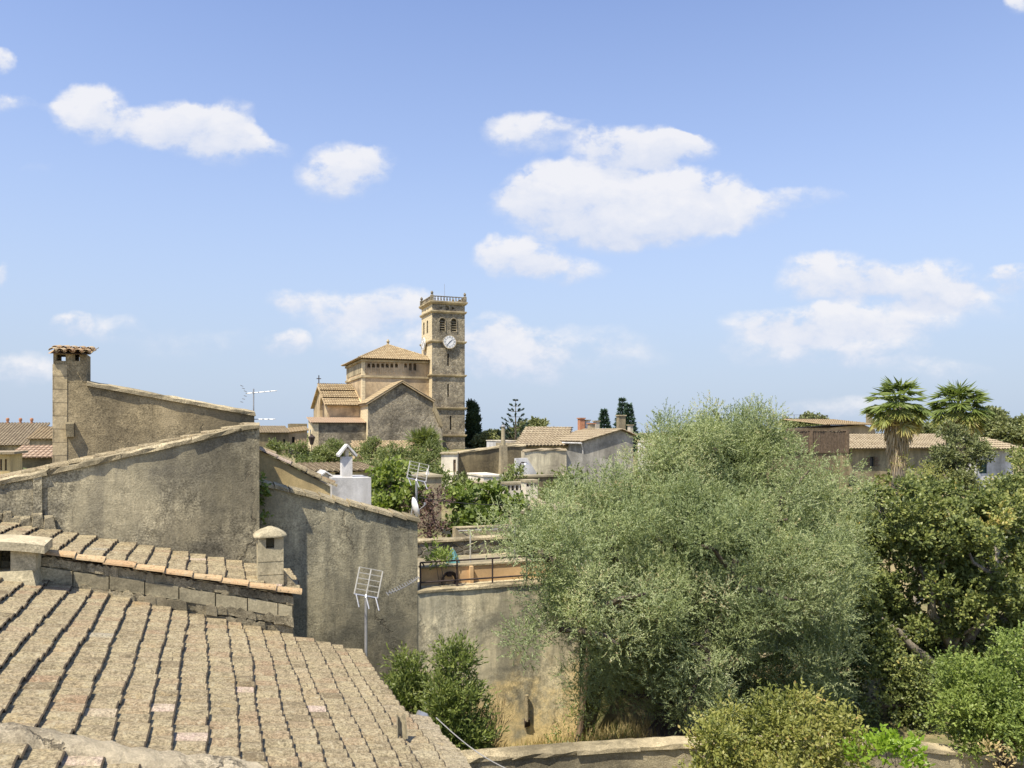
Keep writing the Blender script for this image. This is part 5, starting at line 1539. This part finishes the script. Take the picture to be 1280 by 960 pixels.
flue('pale chimney under a pyramid cap beside the olive tree', 664, 685.5, 633, 30, 2, pyramid=True)
f, o, P_, x1 = simple_house('low house roof edge hidden between the chimneys and the olive', 640, 735, 33, 640, 4, 'cream', top=[(640, 642), (735, 640)])
b = MB(); b.box(-.05, x1, -.1, 4, P_[0][1], P_[0][1] + .1); b.build('roof', 'slab', f.e)
f, o, P_, x1 = simple_house('stepped garden wall below the pyramid-capped chimney', 615, 664, 27, 655, .4, 'beige', top=[(615, 662), (641, 662), (641.2, 651), (664, 651)])
f.e.name = 'garden_wall'; f.e['category'] = 'wall'
b = MB(); b.box(0, f.X(641) , -.04, .44, P_[0][1], P_[0][1] + .07); b.box(f.X(641.2), x1, -.04, .44, P_[2][1], P_[2][1] + .07); b.build('coping', 'coping', f.e)
f, o, P_, x1 = simple_house('grey boundary wall behind the washing line frame', 570, 640, 26, 661, .4, 'beige')
f.e.name = 'boundary_wall'; f.e['category'] = 'wall'
b = MB(); b.box(0, x1, .0, .40, P_[0][1], P_[0][1] + .03); b.build('coping', 'coping', f.e)
f, o, P_, x1 = simple_house('low stone hut behind the grid aerial and satellite dish', 516, 552, 34, 597, 2.5, 'beige')
b = MB(); b.box(-.05, x1 + .05, -.08, 2.6, P_[0][1], P_[0][1] + .09); b.build('roof', 'slab', f.e)
# small white cone finial beside the aerial
wc = Fr('chimney_stack', 'small white cone-topped flue beside the rusty aerial mast', 'chimney', px=539, D=34.3, z=0)
z = ground_z(wc.o.x, wc.o.y); wc.z = z; wc.e.location.z = z
zb_, zt_ = wc.Z(597, 0, .6), wc.Z(586, 0, .6)
b = MB(); b.box(-.1, .1, .5, .7, 0, zb_ + .02); b.build('stack', 'white', wc.e)
b = MB(); b.lathe([(.14, zb_ + .021), (.11, zb_ + .1), (.02, zt_)], (0, .6, 0), 10); b.build('chimney_cap', 'white', wc.e)

# ---- right-hand houses
f = Fr('house', 'long low house with pale tile roof and stone-framed windows behind the palms', 'house', px=1062, D=62, z=0)
z = ground_z(f.o.x, f.o.y) - .2; f.z = z; f.e.location.z = z
xe = f.X(1232); zE = f.Z(561.5, 0)
b = MB(); b.box(0, xe, 0, 9, 0, zE); o = b.build('wall', 'beige', f.e)
zR_ = f.Z(543.5, 0, 4.5)
tiled(f, [(-.5, -.45, zE + .02), (xe + .5, -.45, zE + .02), (xe + .5, 4.5, zR_), (-.5, 4.5, zR_)], 'tile_grey', exp=.45, pitch=.30, rw=.14, hgt=.10, seg=5, tint=lambda r: .3 + .7 * r.random())
for (a, c) in ((1087, 1093), (1123, 1129)):
    window(f, o, a, c, 571, 583, 'glass')
    b = MB(); xa, xb = f.X(a), f.X(c); z0, z1 = f.Z(583, xa), f.Z(571, xa)
    for k in range(4):
        for (x_, s_) in ((xa, -1), (xb, 1)):
            w_ = .32 if k % 2 else .48; zz0 = z0 + (z1 - z0) * k / 4
            b.box(min(x_, x_ + s_ * w_), max(x_, x_ + s_ * w_), -.04, -.002, zz0 + .02, zz0 + (z1 - z0) / 4 - .02)
    b.build('window_surround', 'wood', f.e)
f, o, P_, x1 = simple_house('white house end under the right part of the tile roof, dark shutter', 1221, 1266, 59.5, 562, 1.9, 'white')
z = P_[0][1]; z2 = f.Z(548, 0, 1.9)
tiled(f, [(-.6, -.5, z), (x1 + .6, -.5, z), (x1 - .3, 1.95, z2), (-.6, 1.95, z2)], 'tile_grey', exp=.45, pitch=.30, rw=.14, hgt=.10, seg=5, tint=lambda r: .4 + .6 * r.random())
window(f, o, 1224, 1234, 575, 592, 'shutter', frame='shutter')
f, o, P_, x1 = simple_house('terrace house with a dark reed screen and posts on its roof, left of the palms', 966, 1061, 58, 556.5, 4, 'brown')
z = P_[0][1]; zt = f.Z(539, 0)
b = MB()
n = 90
for i in range(n):
    xx = x1 * (i + .5) / n; b.box(xx - x1 / n * .42, xx + x1 / n * .42, -.06 + rnd.uniform(-.02, .02), -.0, z - .6, zt + rnd.uniform(-.08, .04))
b.build('reed_screen', 'reed', f.e)
for px in (968, 1013, 1058):
    b = MB(); xx = f.X(px); b.box(xx - .13, xx + .13, -.12, .14, z - .6, zt + .12); b.build('post', 'cream' if px == 968 else 'wood', f.e)
b = MB(); b.box(-.1, x1 + .1, -.1, .06, zt + .02, zt + .12); b.build('top_rail', 'wood', f.e)
f, o, P_, x1 = simple_house('distant house with a roof terrace and thin railing beyond the palms', 1036, 1094, 105, 536, 8, 'sand', top=[(1036, 535), (1080, 531), (1094, 537)])
z = f.Z(530, 0); tiled(f, [(-1, -.6, f.Z(531, 0)), (x1 + .3, -.6, f.Z(531, 0)), (x1 + .3, 8, f.Z(524.5, 0, 8)), (-1, 8, f.Z(524.5, 0, 8))], 'tile_far')
b = MB(); xa = f.X(1086.5, 4); b.box(xa, xa + .6, 4, 4.6, z, f.Z(514, xa, 4)); ch = b.build('chimney', 'coping', f.e)
b = MB(); zz = f.Z(518.5, 0, 8); z0 = f.Z(526, 0, 8)
for i in range(9): b.tube([(x1 * i / 8 - .8, 8, z0 - .3), (x1 * i / 8 - .8, 8, zz)], .035, 4)
for q_ in (0, .5): b.tube([(-.8, 8, zz - q_), (x1 - .8, 8, zz - q_)], .025, 4)
b.build('railing', 'iron', f.e)
f, o, P_, x1 = simple_house('white house wall glimpsed through the top of the olive tree', 826, 862, 70, 553, 4, 'white')
b = MB(); b.box(-.05, x1, -.05, 4, P_[0][1], P_[0][1] + .12); b.build('roof', 'cream', f.e)
# ------------------------------------------------------------------ trees and plants
# the great olive
olv = world(832, 925, 20.2)
tree('olive_tree', 'huge silvery green olive tree filling the centre right of the garden', 'olive tree',
     [(910, 562, 20, 68, 50), (920, 548, 20.6, 36, 24), (930, 556, 20.3, 32, 26), (896, 560, 20.3, 40, 26), (932, 575, 20.5, 46, 45), (865, 598, 19.5, 75, 52), (760, 655, 18.4, 62, 52), (675, 690, 16.2, 58, 46), (745, 735, 16.2, 86, 74), (850, 680, 17.6, 120, 100),
      (955, 648, 19.3, 96, 70), (1026, 655, 20.3, 48, 50), (965, 745, 18.6, 98, 85), (885, 790, 16.7, 66, 62), (800, 815, 17.6, 70, 70), (985, 815, 19.3, 62, 50), (824, 562, 20, 28, 26), (702, 772, 15.9, 36, 36), (920, 700, 17.0, 95, 85), (1028, 728, 19.6, 46, 58), (860, 860, 19.4, 62, 48), (778, 850, 18.2, 36, 42), (940, 860, 19.4, 60, 40), (728, 625, 18.6, 30, 24), (890, 640, 18.2, 90, 66), (780, 700, 17.2, 80, 70)],
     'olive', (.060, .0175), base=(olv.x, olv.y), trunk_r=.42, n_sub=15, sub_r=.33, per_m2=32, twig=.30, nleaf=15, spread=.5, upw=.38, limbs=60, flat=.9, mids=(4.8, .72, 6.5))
# dark carobs
tree('carob_tree', 'dark dense carob tree with yellowish clumped foliage at the right edge', 'carob tree',
     [(1120, 655, 23, 62, 48), (1195, 650, 23.5, 66, 48), (1272, 652, 24, 50, 50), (1150, 710, 22.3, 80, 66), (1245, 705, 21.8, 68, 70), (1100, 775, 22.3, 68, 62), (1185, 790, 22.8, 76, 64), (1275, 790, 22.6, 55, 60), (1320, 700, 23.5, 60, 80), (1160, 860, 23.5, 70, 50)],
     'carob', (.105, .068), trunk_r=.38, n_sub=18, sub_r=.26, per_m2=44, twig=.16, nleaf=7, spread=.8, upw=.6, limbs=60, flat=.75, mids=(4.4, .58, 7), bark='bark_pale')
tree('carob_tree', 'smaller shaded carob growing low between the olive and the dark trees', 'carob tree',
     [(1070, 845, 22, 62, 60), (1110, 870, 21.5, 60, 54), (1040, 885, 21, 48, 44), (1150, 885, 21, 50, 48), (990, 890, 22, 50, 36)], 'carob', (.09, .055), trunk_r=.2, n_sub=13, sub_r=.42, inner=.6, per_m2=34, twig=.25, nleaf=8, spread=.8, upw=.4, limbs=14, tint_off=-.15)
tree('holm_oak', 'dark round oak standing in front of the right-hand palm', 'tree', [(1195, 566, 42, 30, 30), (1180, 592, 41, 22, 22), (1206, 592, 41, 18, 18)], 'holm', (.11, .075), trunk_r=.22, n_sub=12, sub_r=.5, inner=.6, per_m2=26, twig=.3, nleaf=8, spread=.8, flat=.8)
tree('holm_oak', 'oak crown rising at the right border beside the white house', 'tree', [(1280, 590, 38, 22, 32), (1248, 622, 36, 24, 16), (1296, 560, 40, 28, 34)], 'carob', (.11, .075), trunk_r=.22, n_sub=12, sub_r=.45, inner=.6, per_m2=26, twig=.3, nleaf=8, spread=.8, flat=.8)
tree('shrub', 'sparse pale shrub with bare twigs below the left palm', 'shrub', [(1145, 592, 38, 28, 16), (1175, 600, 36, 22, 14), (1105, 612, 33, 22, 14)], 'yellowbush', (.08, .04), trunk_r=.10, n_sub=8, sub_r=.35, per_m2=16, twig=.4, nleaf=6, spread=.8, bark='bark_pale', limbs=20)
tree('leafy_bush', 'bright green rounded bush at the right edge above the garden wall', 'bush',
     [(1238, 864, 15.4, 54, 64), (1275, 850, 15.2, 50, 62), (1214, 905, 15, 32, 44), (1255, 915, 14.8, 56, 36), (1310, 880, 15, 40, 60)], 'bush', (.066, .036), trunk_r=.09, n_sub=30, sub_r=.28, inner=.55, per_m2=85, twig=.24, nleaf=9, spread=.7, upw=.6, limbs=20)
tree('yellowing_bush', 'yellowish green bush at the bottom right in front of the garden wall', 'bush',
     [(935, 940, 12.3, 54, 52), (1000, 935, 12.5, 60, 55), (1045, 950, 12.4, 36, 40), (900, 955, 12.2, 34, 40), (970, 980, 12.3, 80, 40)], 'yellowbush', (.07, .036), trunk_r=.06, n_sub=34, sub_r=.25, inner=.5, per_m2=75, twig=.26, nleaf=8, spread=.7, upw=.7, limbs=20, base=(3.95, 12.35))
tree('lime_shoots', 'fresh lime green shoots at the bottom right', 'young tree', [(1108, 925, 11.6, 9, 26), (1085, 945, 11.6, 22, 20), (1120, 950, 11.6, 22, 24), (1135, 950, 11.6, 12, 14)], 'lime', (.085, .05), trunk_r=.025, n_sub=40, sub_r=.14, per_m2=45, twig=.22, nleaf=6, spread=.6, upw=.9, limbs=10, base=(5.3, 11.6))
tree('oleander', 'pale green upright oleander at the left, by the stained wall', 'oleander', [(508, 852, 16.2, 24, 26), (500, 878, 15.9, 26, 30), (524, 882, 16, 16, 30)], 'oleander', (.10, .030), trunk_r=.05, n_sub=34, sub_r=.26, inner=.45, per_m2=70, twig=.35, nleaf=10, spread=.45, upw=.9, limbs=20)
tree('oleander', 'taller dark green oleander beside the corner of the near roof', 'oleander', [(566, 842, 15.6, 14, 26), (568, 875, 15.4, 24, 34), (575, 910, 15.3, 30, 40), (552, 905, 15.2, 18, 40), (596, 925, 15.3, 12, 26), (568, 950, 15.2, 34, 40)], 'oleander', (.10, .030), trunk_r=.05, n_sub=34, sub_r=.26, inner=.45, per_m2=70, twig=.35, nleaf=10, spread=.45, upw=.9, limbs=20, tint_off=-.08)
tree('dry_stalks', 'dry brown stalks leaning beside the taller oleander', 'dry plant', [(612, 925, 16.2, 12, 30), (622, 940, 16.4, 12, 18)], 'drystalk', (.22, .014), trunk_r=.02, n_sub=24, sub_r=.16, per_m2=60, twig=.4, nleaf=6, spread=.18, upw=1.2, limbs=6)
tree('shrub', 'thin green sapling at the end of the garden wall', 'shrub', [(722, 915, 18.6, 26, 26), (735, 890, 18.8, 12, 26), (700, 932, 18.6, 18, 14)], 'oleander', (.075, .03), trunk_r=.03, n_sub=16, sub_r=.2, per_m2=30, twig=.3, nleaf=7, spread=.6, upw=.8, limbs=10)
tree('terrace_plant', 'light green feathery plant growing on the terrace', 'plant', [(549, 700, 18.9, 18, 12), (543, 693, 18.9, 7, 12), (556, 694, 18.9, 6, 12)], 'bush', (.09, .03), trunk_r=.03, n_sub=30, sub_r=.14, per_m2=70, twig=.2, nleaf=7, spread=.5, upw=1.0, limbs=6, tint_off=.25)
tree('ivy', 'ivy climbing the corner between the gable and the tall wall', 'ivy', [(327, 640, 16.85, 7, 30, .5), (326, 615, 16.85, 5, 14, .5)], 'fig', (.09, .07), trunk_r=.02, n_sub=40, sub_r=.12, per_m2=60, twig=.12, nleaf=4, spread=.9, limbs=4)
# dry grass on the strip of ground behind the wall
def grass(name, n, px0, px1, py0, py1, mat, L):
    pts = []
    for _ in range(n):
        px = rnd.uniform(px0, px1); py = rnd.uniform(py0, py1)
        D = (H - 0.0) / ((py - 540) / 1000); pts.append(((px - 640) / 1000 * D, D, 0))
    P = np.array(pts); N = len(P)
    d = unit(np.array([0, 0, 1.0]) + rng.normal(size=(N, 3)) * .35)
    o = leaf_mesh(name, P, d, L * rng.uniform(.4, 1.4, N), np.full(N, .02), rng.random(N), mat, None)
    structure(o, 'stuff')
    return o
grass('dry_grass', 9000, 590, 830, 908, 1000, 'straw', .38)
grass('weeds', 2500, 590, 800, 915, 1000, 'oleander', .3)
tree('dry_weed', 'dry straw-coloured weed growing on the garden wall at right', 'weed', [(1250, 948, 13.6, 14, 12)], 'straw', (.07, .03), trunk_r=.02, n_sub=40, sub_r=.12, per_m2=60, twig=.2, nleaf=6, spread=.6, upw=.8, limbs=6)
for lab, bl, to in (('dark orchard tree behind the olive, left of the reed screen', [(880, 640, 27, 70, 50), (960, 660, 27, 60, 45), (800, 660, 26, 50, 40)], -.1),
                    ('dark orchard tree hidden between the olive and the carob', [(1050, 680, 29, 50, 50), (1010, 640, 30, 50, 36), (1110, 640, 31, 40, 24)], -.1)):
    tree('orchard_tree', lab, 'tree', bl, 'holm', (.14, .09), trunk_r=.2, n_sub=14, sub_r=.5, inner=.5, per_m2=26, twig=.3, nleaf=8, spread=.8, flat=.8, limbs=12, tint_off=to)
# bare twig bush
e = bpy.data.objects.new('bare_twigs', None); COL.objects.link(e); q = world(1150, 1000, 12.2); e.location = (q.x, q.y, 0); tag(e, 'leafless grey twigs at the bottom right beside the lime shoots', 'bare shrub')
b = MB(); rr = random.Random(3)
zt = q.z
for i in range(16):
    a = rr.uniform(0, 6.28); L = rr.uniform(.5, 1.0); p0_ = Vector((0, 0, zt - .6)); p1_ = p0_ + Vector((math.cos(a) * .3 * L, math.sin(a) * .3 * L, L)); limb(b, p0_, p1_, .012, .004, 4, .2, 4)
    for k in range(3):
        m_ = p0_.lerp(p1_, rr.uniform(.4, .9)); limb(b, m_, m_ + Vector((rr.uniform(-.25, .25), rr.uniform(-.2, .2), rr.uniform(.05, .3))), .006, .003, 3, .2, 4)
b.tube([(0, 0, -.1), (0, 0, zt - .55)], .03, 6)
b.build('twigs', 'bark_pale', e)

# fig and garden greenery of the village
tree('fig_tree', 'bright green fig tree next to the white block', 'fig tree', [(488, 604, 29, 28, 22), (475, 620, 28, 22, 20), (505, 625, 28, 20, 20)], 'fig', (.19, .15), trunk_r=.14, n_sub=11, sub_r=.42, inner=.6, per_m2=24, twig=.25, nleaf=5, spread=.9, flat=.8, upw=.3, tint_off=.1)
tree('fig_tree', 'big glossy fig tree between the stone wall and the squat chimney', 'fig tree', [(600, 628, 30, 34, 24), (632, 642, 30, 28, 20), (570, 645, 29, 28, 24), (605, 655, 28.5, 30, 18)], 'fig', (.19, .15), trunk_r=.16, n_sub=11, sub_r=.42, inner=.6, per_m2=24, twig=.25, nleaf=5, spread=.9, flat=.8, upw=.3)
tree('plum_tree', 'purple leaved plum behind the satellite dish', 'plum tree', [(541, 628, 27.5, 18, 18), (535, 655, 27, 16, 18)], 'purple', (.09, .05), trunk_r=.1, n_sub=11, sub_r=.38, inner=.55, per_m2=30, twig=.3, nleaf=7, spread=.7)
HED = [('rounded green hedge shrub under the church wall left of the white chimney', [(415, 568, 82, 24, 15), (398, 575, 80, 16, 12)]),
       ('grey green shrub on the church slope right of the white chimney', [(468, 563, 84, 18, 14)]),
       ('yellowish green broad shrub in the middle of the church slope', [(502, 575, 72, 34, 14)]),
       ('dark green shrub at the tower foot', [(540, 570, 76, 14, 16), (525, 582, 70, 18, 12)]),
       ('green creeper mass below the church slope behind the fig', [(490, 590, 56, 34, 10), (455, 588, 58, 18, 9)]),
       ('leafy shrub left of the street lantern pillar', [(368, 568, 80, 16, 12), (350, 562, 84, 14, 8)]),
       ('green shrub under the lantern beside the ochre house', [(378, 585, 62, 12, 12)]),
       ('bushy shrub at the foot of the tall pipe chimney', [(640, 596, 45, 12, 9), (632, 608, 42, 10, 8)]),
       ('shrub in front of the pale outbuilding', [(540, 600, 46, 20, 9), (575, 606, 44, 18, 8)]),
       ('green shrub between the chimneys and the olive', [(690, 612, 40, 20, 14), (710, 600, 44, 16, 12)]),
       ('reddish dry bush below the pyramid-capped chimney', [(655, 668, 24, 22, 9)])]
for lab, bl in HED:
    tree('shrub', lab, 'shrub', bl, 'hedge', (.17, .10), trunk_r=.08, n_sub=9, sub_r=.55, inner=.6, per_m2=14, twig=.35, nleaf=6, spread=.8, limbs=6, flat=.8, tint_off=rnd.uniform(-.1, .2), group='shrubs on the slope below the church')
# small date palm on the slope
def fan_palm(label, px, py_c, D, R_, py_base=None, trunk_r=.35, skirt=True, seed=1, name='fan_palm', group='palms behind the right-hand houses'):
    rg = np.random.default_rng(seed)
    c = world(px, py_c, D); gzz = ground_z(c.x, c.y)
    e = bpy.data.objects.new(name, None); COL.objects.link(e); e.location = (c.x, c.y, gzz); tag(e, label, 'palm', group)
    zc = c.z - gzz
    mb = MB(); mb.tube([(0, 0, -.2), (.05, 0, zc * .4), (0, .05, zc * .75), (0, 0, zc)], [trunk_r * 1.25, trunk_r, trunk_r * .9, trunk_r * .8], 10); mb.build('trunk', 'bark_pale', e, smooth=True)
    P, D_, L, W, T = [], [], [], [], []
    pet = MB()
    nf = 84
    for i in range(nf):
        el = R(86 - 140 * rg.random() ** .85); az = i * 2.39996 + rg.uniform(-.2, .2)
        d = np.array([math.cos(az) * math.cos(el), math.sin(az) * math.cos(el), math.sin(el)])
        pl = R_ * rg.uniform(.50, .68)
        b0 = np.array([0, 0, zc - .1]); b1 = b0 + d * pl
        b1[2] -= .05 * R_ * max(0, 1 - abs(math.sin(el)))
        pet.tube([tuple(b0), tuple((b0 + b1) / 2 + np.array([0, 0, .04 * R_])), tuple(b1)], [.03, .022, .014], 4)
        # fan of blades in the plane of d and a horizontal side vector
        sd = np.cross(d, [0, 0, 1.0]); sd /= max(np.linalg.norm(sd), 1e-6)
        nb = 24; fl = R_ * rg.uniform(.36, .48)
        for k in range(nb):
            a = R(-115 + 230 * k / (nb - 1))
            bd = (d * .8 + np.array([0, 0, -.55 + .3 * rg.random()])) * math.cos(a) + sd * math.sin(a) + np.array([0, 0, -.12]) + rg.normal(size=3) * .05
            P.append(b1); D_.append(bd); L.append(fl * (1 - .25 * abs(a) / 2) * rg.uniform(.9, 1.1)); W.append(fl * .13); T.append((.40 if el > R(-5) else .72 if el > R(-30) else .98) + rg.normal(0, .10))
    leaf_mesh('crown', np.array(P), unit(np.array(D_)), np.array(L), np.array(W), np.array(T), 'palm', e)
    pet.build('petioles', 'palm', e)
    if skirt:
        P, D_, L, W, T = [], [], [], [], []
        for i in range(1500):
            s = rg.random() ** .8; az = rg.uniform(0, 6.283)
            zz = zc - R_ * .12 - s * R_ * 1.55
            rr_ = trunk_r * .8 + R_ * .30 * (1 - s) ** .8
            p = np.array([math.cos(az) * rr_ * rg.uniform(.5, 1), math.sin(az) * rr_ * rg.uniform(.5, 1), zz])
            P.append(p); D_.append([math.cos(az) * .25 * (1 - s) + rg.normal(0, .1), math.sin(az) * .25 * (1 - s) + rg.normal(0, .1), -1]); L.append(R_ * rg.uniform(.25, .5)); W.append(R_ * .04); T.append(rg.random())
        leaf_mesh('dead_frond_skirt', np.array(P), unit(np.array(D_)), np.array(L), np.array(W), np.array(T), 'deadpalm', e)
    return e
fan_palm('tall fan palm with a shaggy skirt of dead fronds, left of the two', 1122, 507, 52, 2.25, seed=4)
fan_palm('fan palm behind the round oak, right of the two', 1199, 510, 56, 2.3, seed=9)
fan_palm('small palm with dark arching fronds at the foot of the bell tower', 533, 553, 88, 1.9, skirt=False, trunk_r=.2, seed=12, name='palm', group=None) if False else None
tree('palm', 'small feathery palm at the foot of the church gable', 'palm', [(531, 551, 90, 12, 8)], 'hedge', (1.0, .12), trunk_r=.15, n_sub=10, sub_r=.5, per_m2=10, twig=.6, nleaf=6, spread=.3, upw=.5, limbs=2)
# cypress and other far trees
tree('cypress', 'dark narrow cypress right behind the bell tower', 'cypress', [(591, 515, 152, 5, 12), (592, 532, 152, 8.2, 16), (592, 552, 152, 9.5, 18), (592, 570, 152, 9, 16)], 'cypress', (.34, .16), trunk_r=.2, n_sub=14, sub_r=.55, inner=.6, per_m2=16, twig=.6, nleaf=6, spread=.35, upw=1.6, limbs=4, flat=1.5)
def araucaria(label, px, py_top, py_base, D, r0, seed=2):
    rg = np.random.default_rng(seed)
    c = world(px, py_base, D); gzz = ground_z(c.x, c.y); zt = world(px, py_top, D).z - gzz; zb = c.z - gzz
    e = bpy.data.objects.new('norfolk_pine', None); COL.objects.link(e); e.location = (c.x, c.y, gzz); tag(e, label, 'pine tree')
    mb = MB(); mb.tube([(0, 0, -.2), (0, 0, zb), (0, 0, zt)], [.28, .2, .03], 6)
    P, D_, L, W, T = [], [], [], [], []
    nw = 8
    for k in range(nw):
        s = k / (nw - 1); z = zt - .3 - (zt - zb) * s * .95; r_ = r0 * (.12 + .88 * s ** .8)
        for j in range(6):
            az = j * math.pi / 3 + k * .5 + rg.uniform(-.15, .15); d = np.array([math.cos(az), math.sin(az), 0])
            rr_ = r_ * rg.uniform(.8, 1.1)
            a_, m_, t_ = np.array([0, 0, z]), np.array([d[0] * rr_ * .55, d[1] * rr_ * .55, z - .02 * rr_]), np.array([d[0] * rr_, d[1] * rr_, z + .26 * rr_])
            mb.tube([tuple(a_), tuple(m_), tuple(t_)], [.06, .05, .03], 4)
            for q in range(42):
                u_ = rg.uniform(.55, 1.05); p = a_ + (t_ - a_) * u_; p = m_ + (t_ - m_) * ((u_ - .5) / .5)
                P.append(p); D_.append(d * .6 + np.array([0, 0, .6]) + rg.normal(size=3) * .35); L.append(rg.uniform(.35, .7) * (.5 + .5 * s)); W.append(.16); T.append(rg.random())
    leaf_mesh('crown', np.array(P), unit(np.array(D_)), np.array(L), np.array(W), np.array(T), 'conifer', e)
    mb.build('trunk', 'bark', e)
araucaria('airy tiered norfolk pine against the sky right of the cypress', 644.5, 499, 548, 150, 3.2)
def conifer(label, px, py_top, py_base, D, w_, seed):
    rg = np.random.default_rng(seed)
    c = world(px, py_base, D); gzz = ground_z(c.x, c.y); zt = world(px, py_top, D).z - gzz; zb = max(.5, c.z - gzz - 3)
    e = bpy.data.objects.new('conifer', None); COL.objects.link(e); e.location = (c.x, c.y, gzz); tag(e, label, 'conifer', 'conifers behind the twin-roofed house')
    mb = MB(); mb.tube([(0, 0, -.2), (0, 0, zt)], [.25, .03], 6); mb.build('trunk', 'bark', e)
    N = 5200; s = rg.random(N) ** .75; tier = np.floor(s * 11) / 11
    az = np.floor(rg.random(N) * 9) * .7 + rg.normal(0, .16, N) + tier * 17
    fr = (s - tier) * 11
    r_ = w_ * (.10 + .9 * tier) * (.35 + .65 * rg.random(N) ** .6) * rg.uniform(.75, 1.1, N)
    z = zt - (zt - zb) * tier - r_ * .25 + rg.normal(0, .12, N)
    P = np.stack([np.cos(az) * r_, np.sin(az) * r_, z], 1)
    D_ = unit(np.stack([np.cos(az), np.sin(az), np.full(N, .1)], 1) + rg.normal(size=(N, 3)) * .4)
    leaf_mesh('crown', P, D_, rg.uniform(.3, .6, N), np.full(N, .15), rg.random(N), 'conifer', e)
conifer('dark conifer left of the pair behind the twin-roofed house', 755, 514, 540, 118, 1.9, 3)
conifer('tallest dark conifer behind the twin-roofed house', 778, 499.5, 540, 120, 2.1, 4)
conifer('dark conifer right of the tallest, near the olive', 786, 507, 540, 116, 2.0, 5)
FAR = [('round green tree on the skyline right of the norfolk pine', [(667, 540, 165, 18, 13), (655, 545, 165, 16, 9)], 0.1),
       ('dark low tree under the norfolk pine', [(633, 546, 160, 16, 9), (640, 550, 158, 18, 8)], -.2),
       ('yellow green tree between cypress and norfolk pine', [(611, 553, 150, 16, 8), (603, 556, 150, 10, 7)], .2),
       ('small dark skyline tree left of the norfolk pine', [(614, 546, 162, 7, 8), (620, 549, 162, 8, 6)], -.2),
       ('small tree on the skyline behind the tile roofs', [(692, 545, 165, 10, 6)], -.1),
       ('dark tree behind the reed screen', [(992, 534, 120, 14, 9)], -.1),
       ('second dark tree behind the reed screen, taller', [(1014, 532, 122, 18, 11)], -.05),
       ('dark green tree on the skyline right of the right-hand palm', [(1228, 530, 110, 20, 16), (1246, 538, 108, 22, 12)], -.1),
       ('low green skyline tree at the right border', [(1268, 540, 105, 22, 10), (1290, 538, 105, 22, 12)], .1),
       ('skyline tree between the two palms', [(1158, 540, 112, 14, 10)], -.05),
       ('dark tree hidden behind the olive top', [(880, 545, 100, 20, 10)], -.1)]
for lab, bl, to in FAR:
    tree('broadleaf_tree', lab, 'tree', bl, 'holm', (.42, .26), trunk_r=.25, n_sub=6, sub_r=1.0, inner=.6, per_m2=5, twig=.6, nleaf=7, spread=.8, limbs=5, flat=.75, tint_off=to + .15, group='trees on the skyline')
# big flat wood behind everything on the horizon
def wood(name, pts, D, h_, mat, n):
    P = []
    for _ in range(n):
        px = rnd.uniform(pts[0], pts[1]); D2 = D * rnd.uniform(.9, 1.5)
        c = world(px, 540, D2); hh = h_ * (.6 + .4 * math.sin(px * .11) * math.sin(px * .037 + 1)) * rnd.random() ** .5
        P.append((c.x, c.y, ground_z(c.x, c.y) + hh))
    P = np.array(P); N = len(P); d = unit(rng.normal(size=(N, 3)) + np.array([0, 0, .4]))
    o = leaf_mesh(name, P, d, rng.uniform(.6, 1.2, N), rng.uniform(.4, .7, N), rng.normal(.5, .2, N), mat, None)
    structure(o, 'stuff')
wood('distant_wood', (-80, 1400), 260, 3.2, 'holm', 60000)

def scrub(n_clump, per):
    P = []
    for _ in range(n_clump):
        v = rnd.uniform(-110, 130); u = rnd.uniform(46, 230)
        if 15 < v < 48 and 125 < u < 165: continue
        x = v * math.cos(A) - u * math.sin(A); y = v * math.sin(A) + u * math.cos(A)
        r_ = rnd.uniform(.7, 2.2); h_ = r_ * rnd.uniform(.5, .8)
        d = rng.normal(size=(per, 3)); d = unit(d) * (rng.random((per, 1)) ** .4)
        q = np.stack([x + d[:, 0] * r_, y + d[:, 1] * r_, ground_z(x, y) + .1 + np.abs(d[:, 2]) * h_], 1)
        P.append(q)
    P = np.concatenate(P); N = len(P); d = unit(rng.normal(size=(N, 3)) + np.array([0, 0, .5]))
    structure(leaf_mesh('scrub', P, d, rng.uniform(.25, .6, N), rng.uniform(.15, .3, N), rng.normal(.45, .2, N), 'hedge', None), 'stuff')
scrub(420, 150)
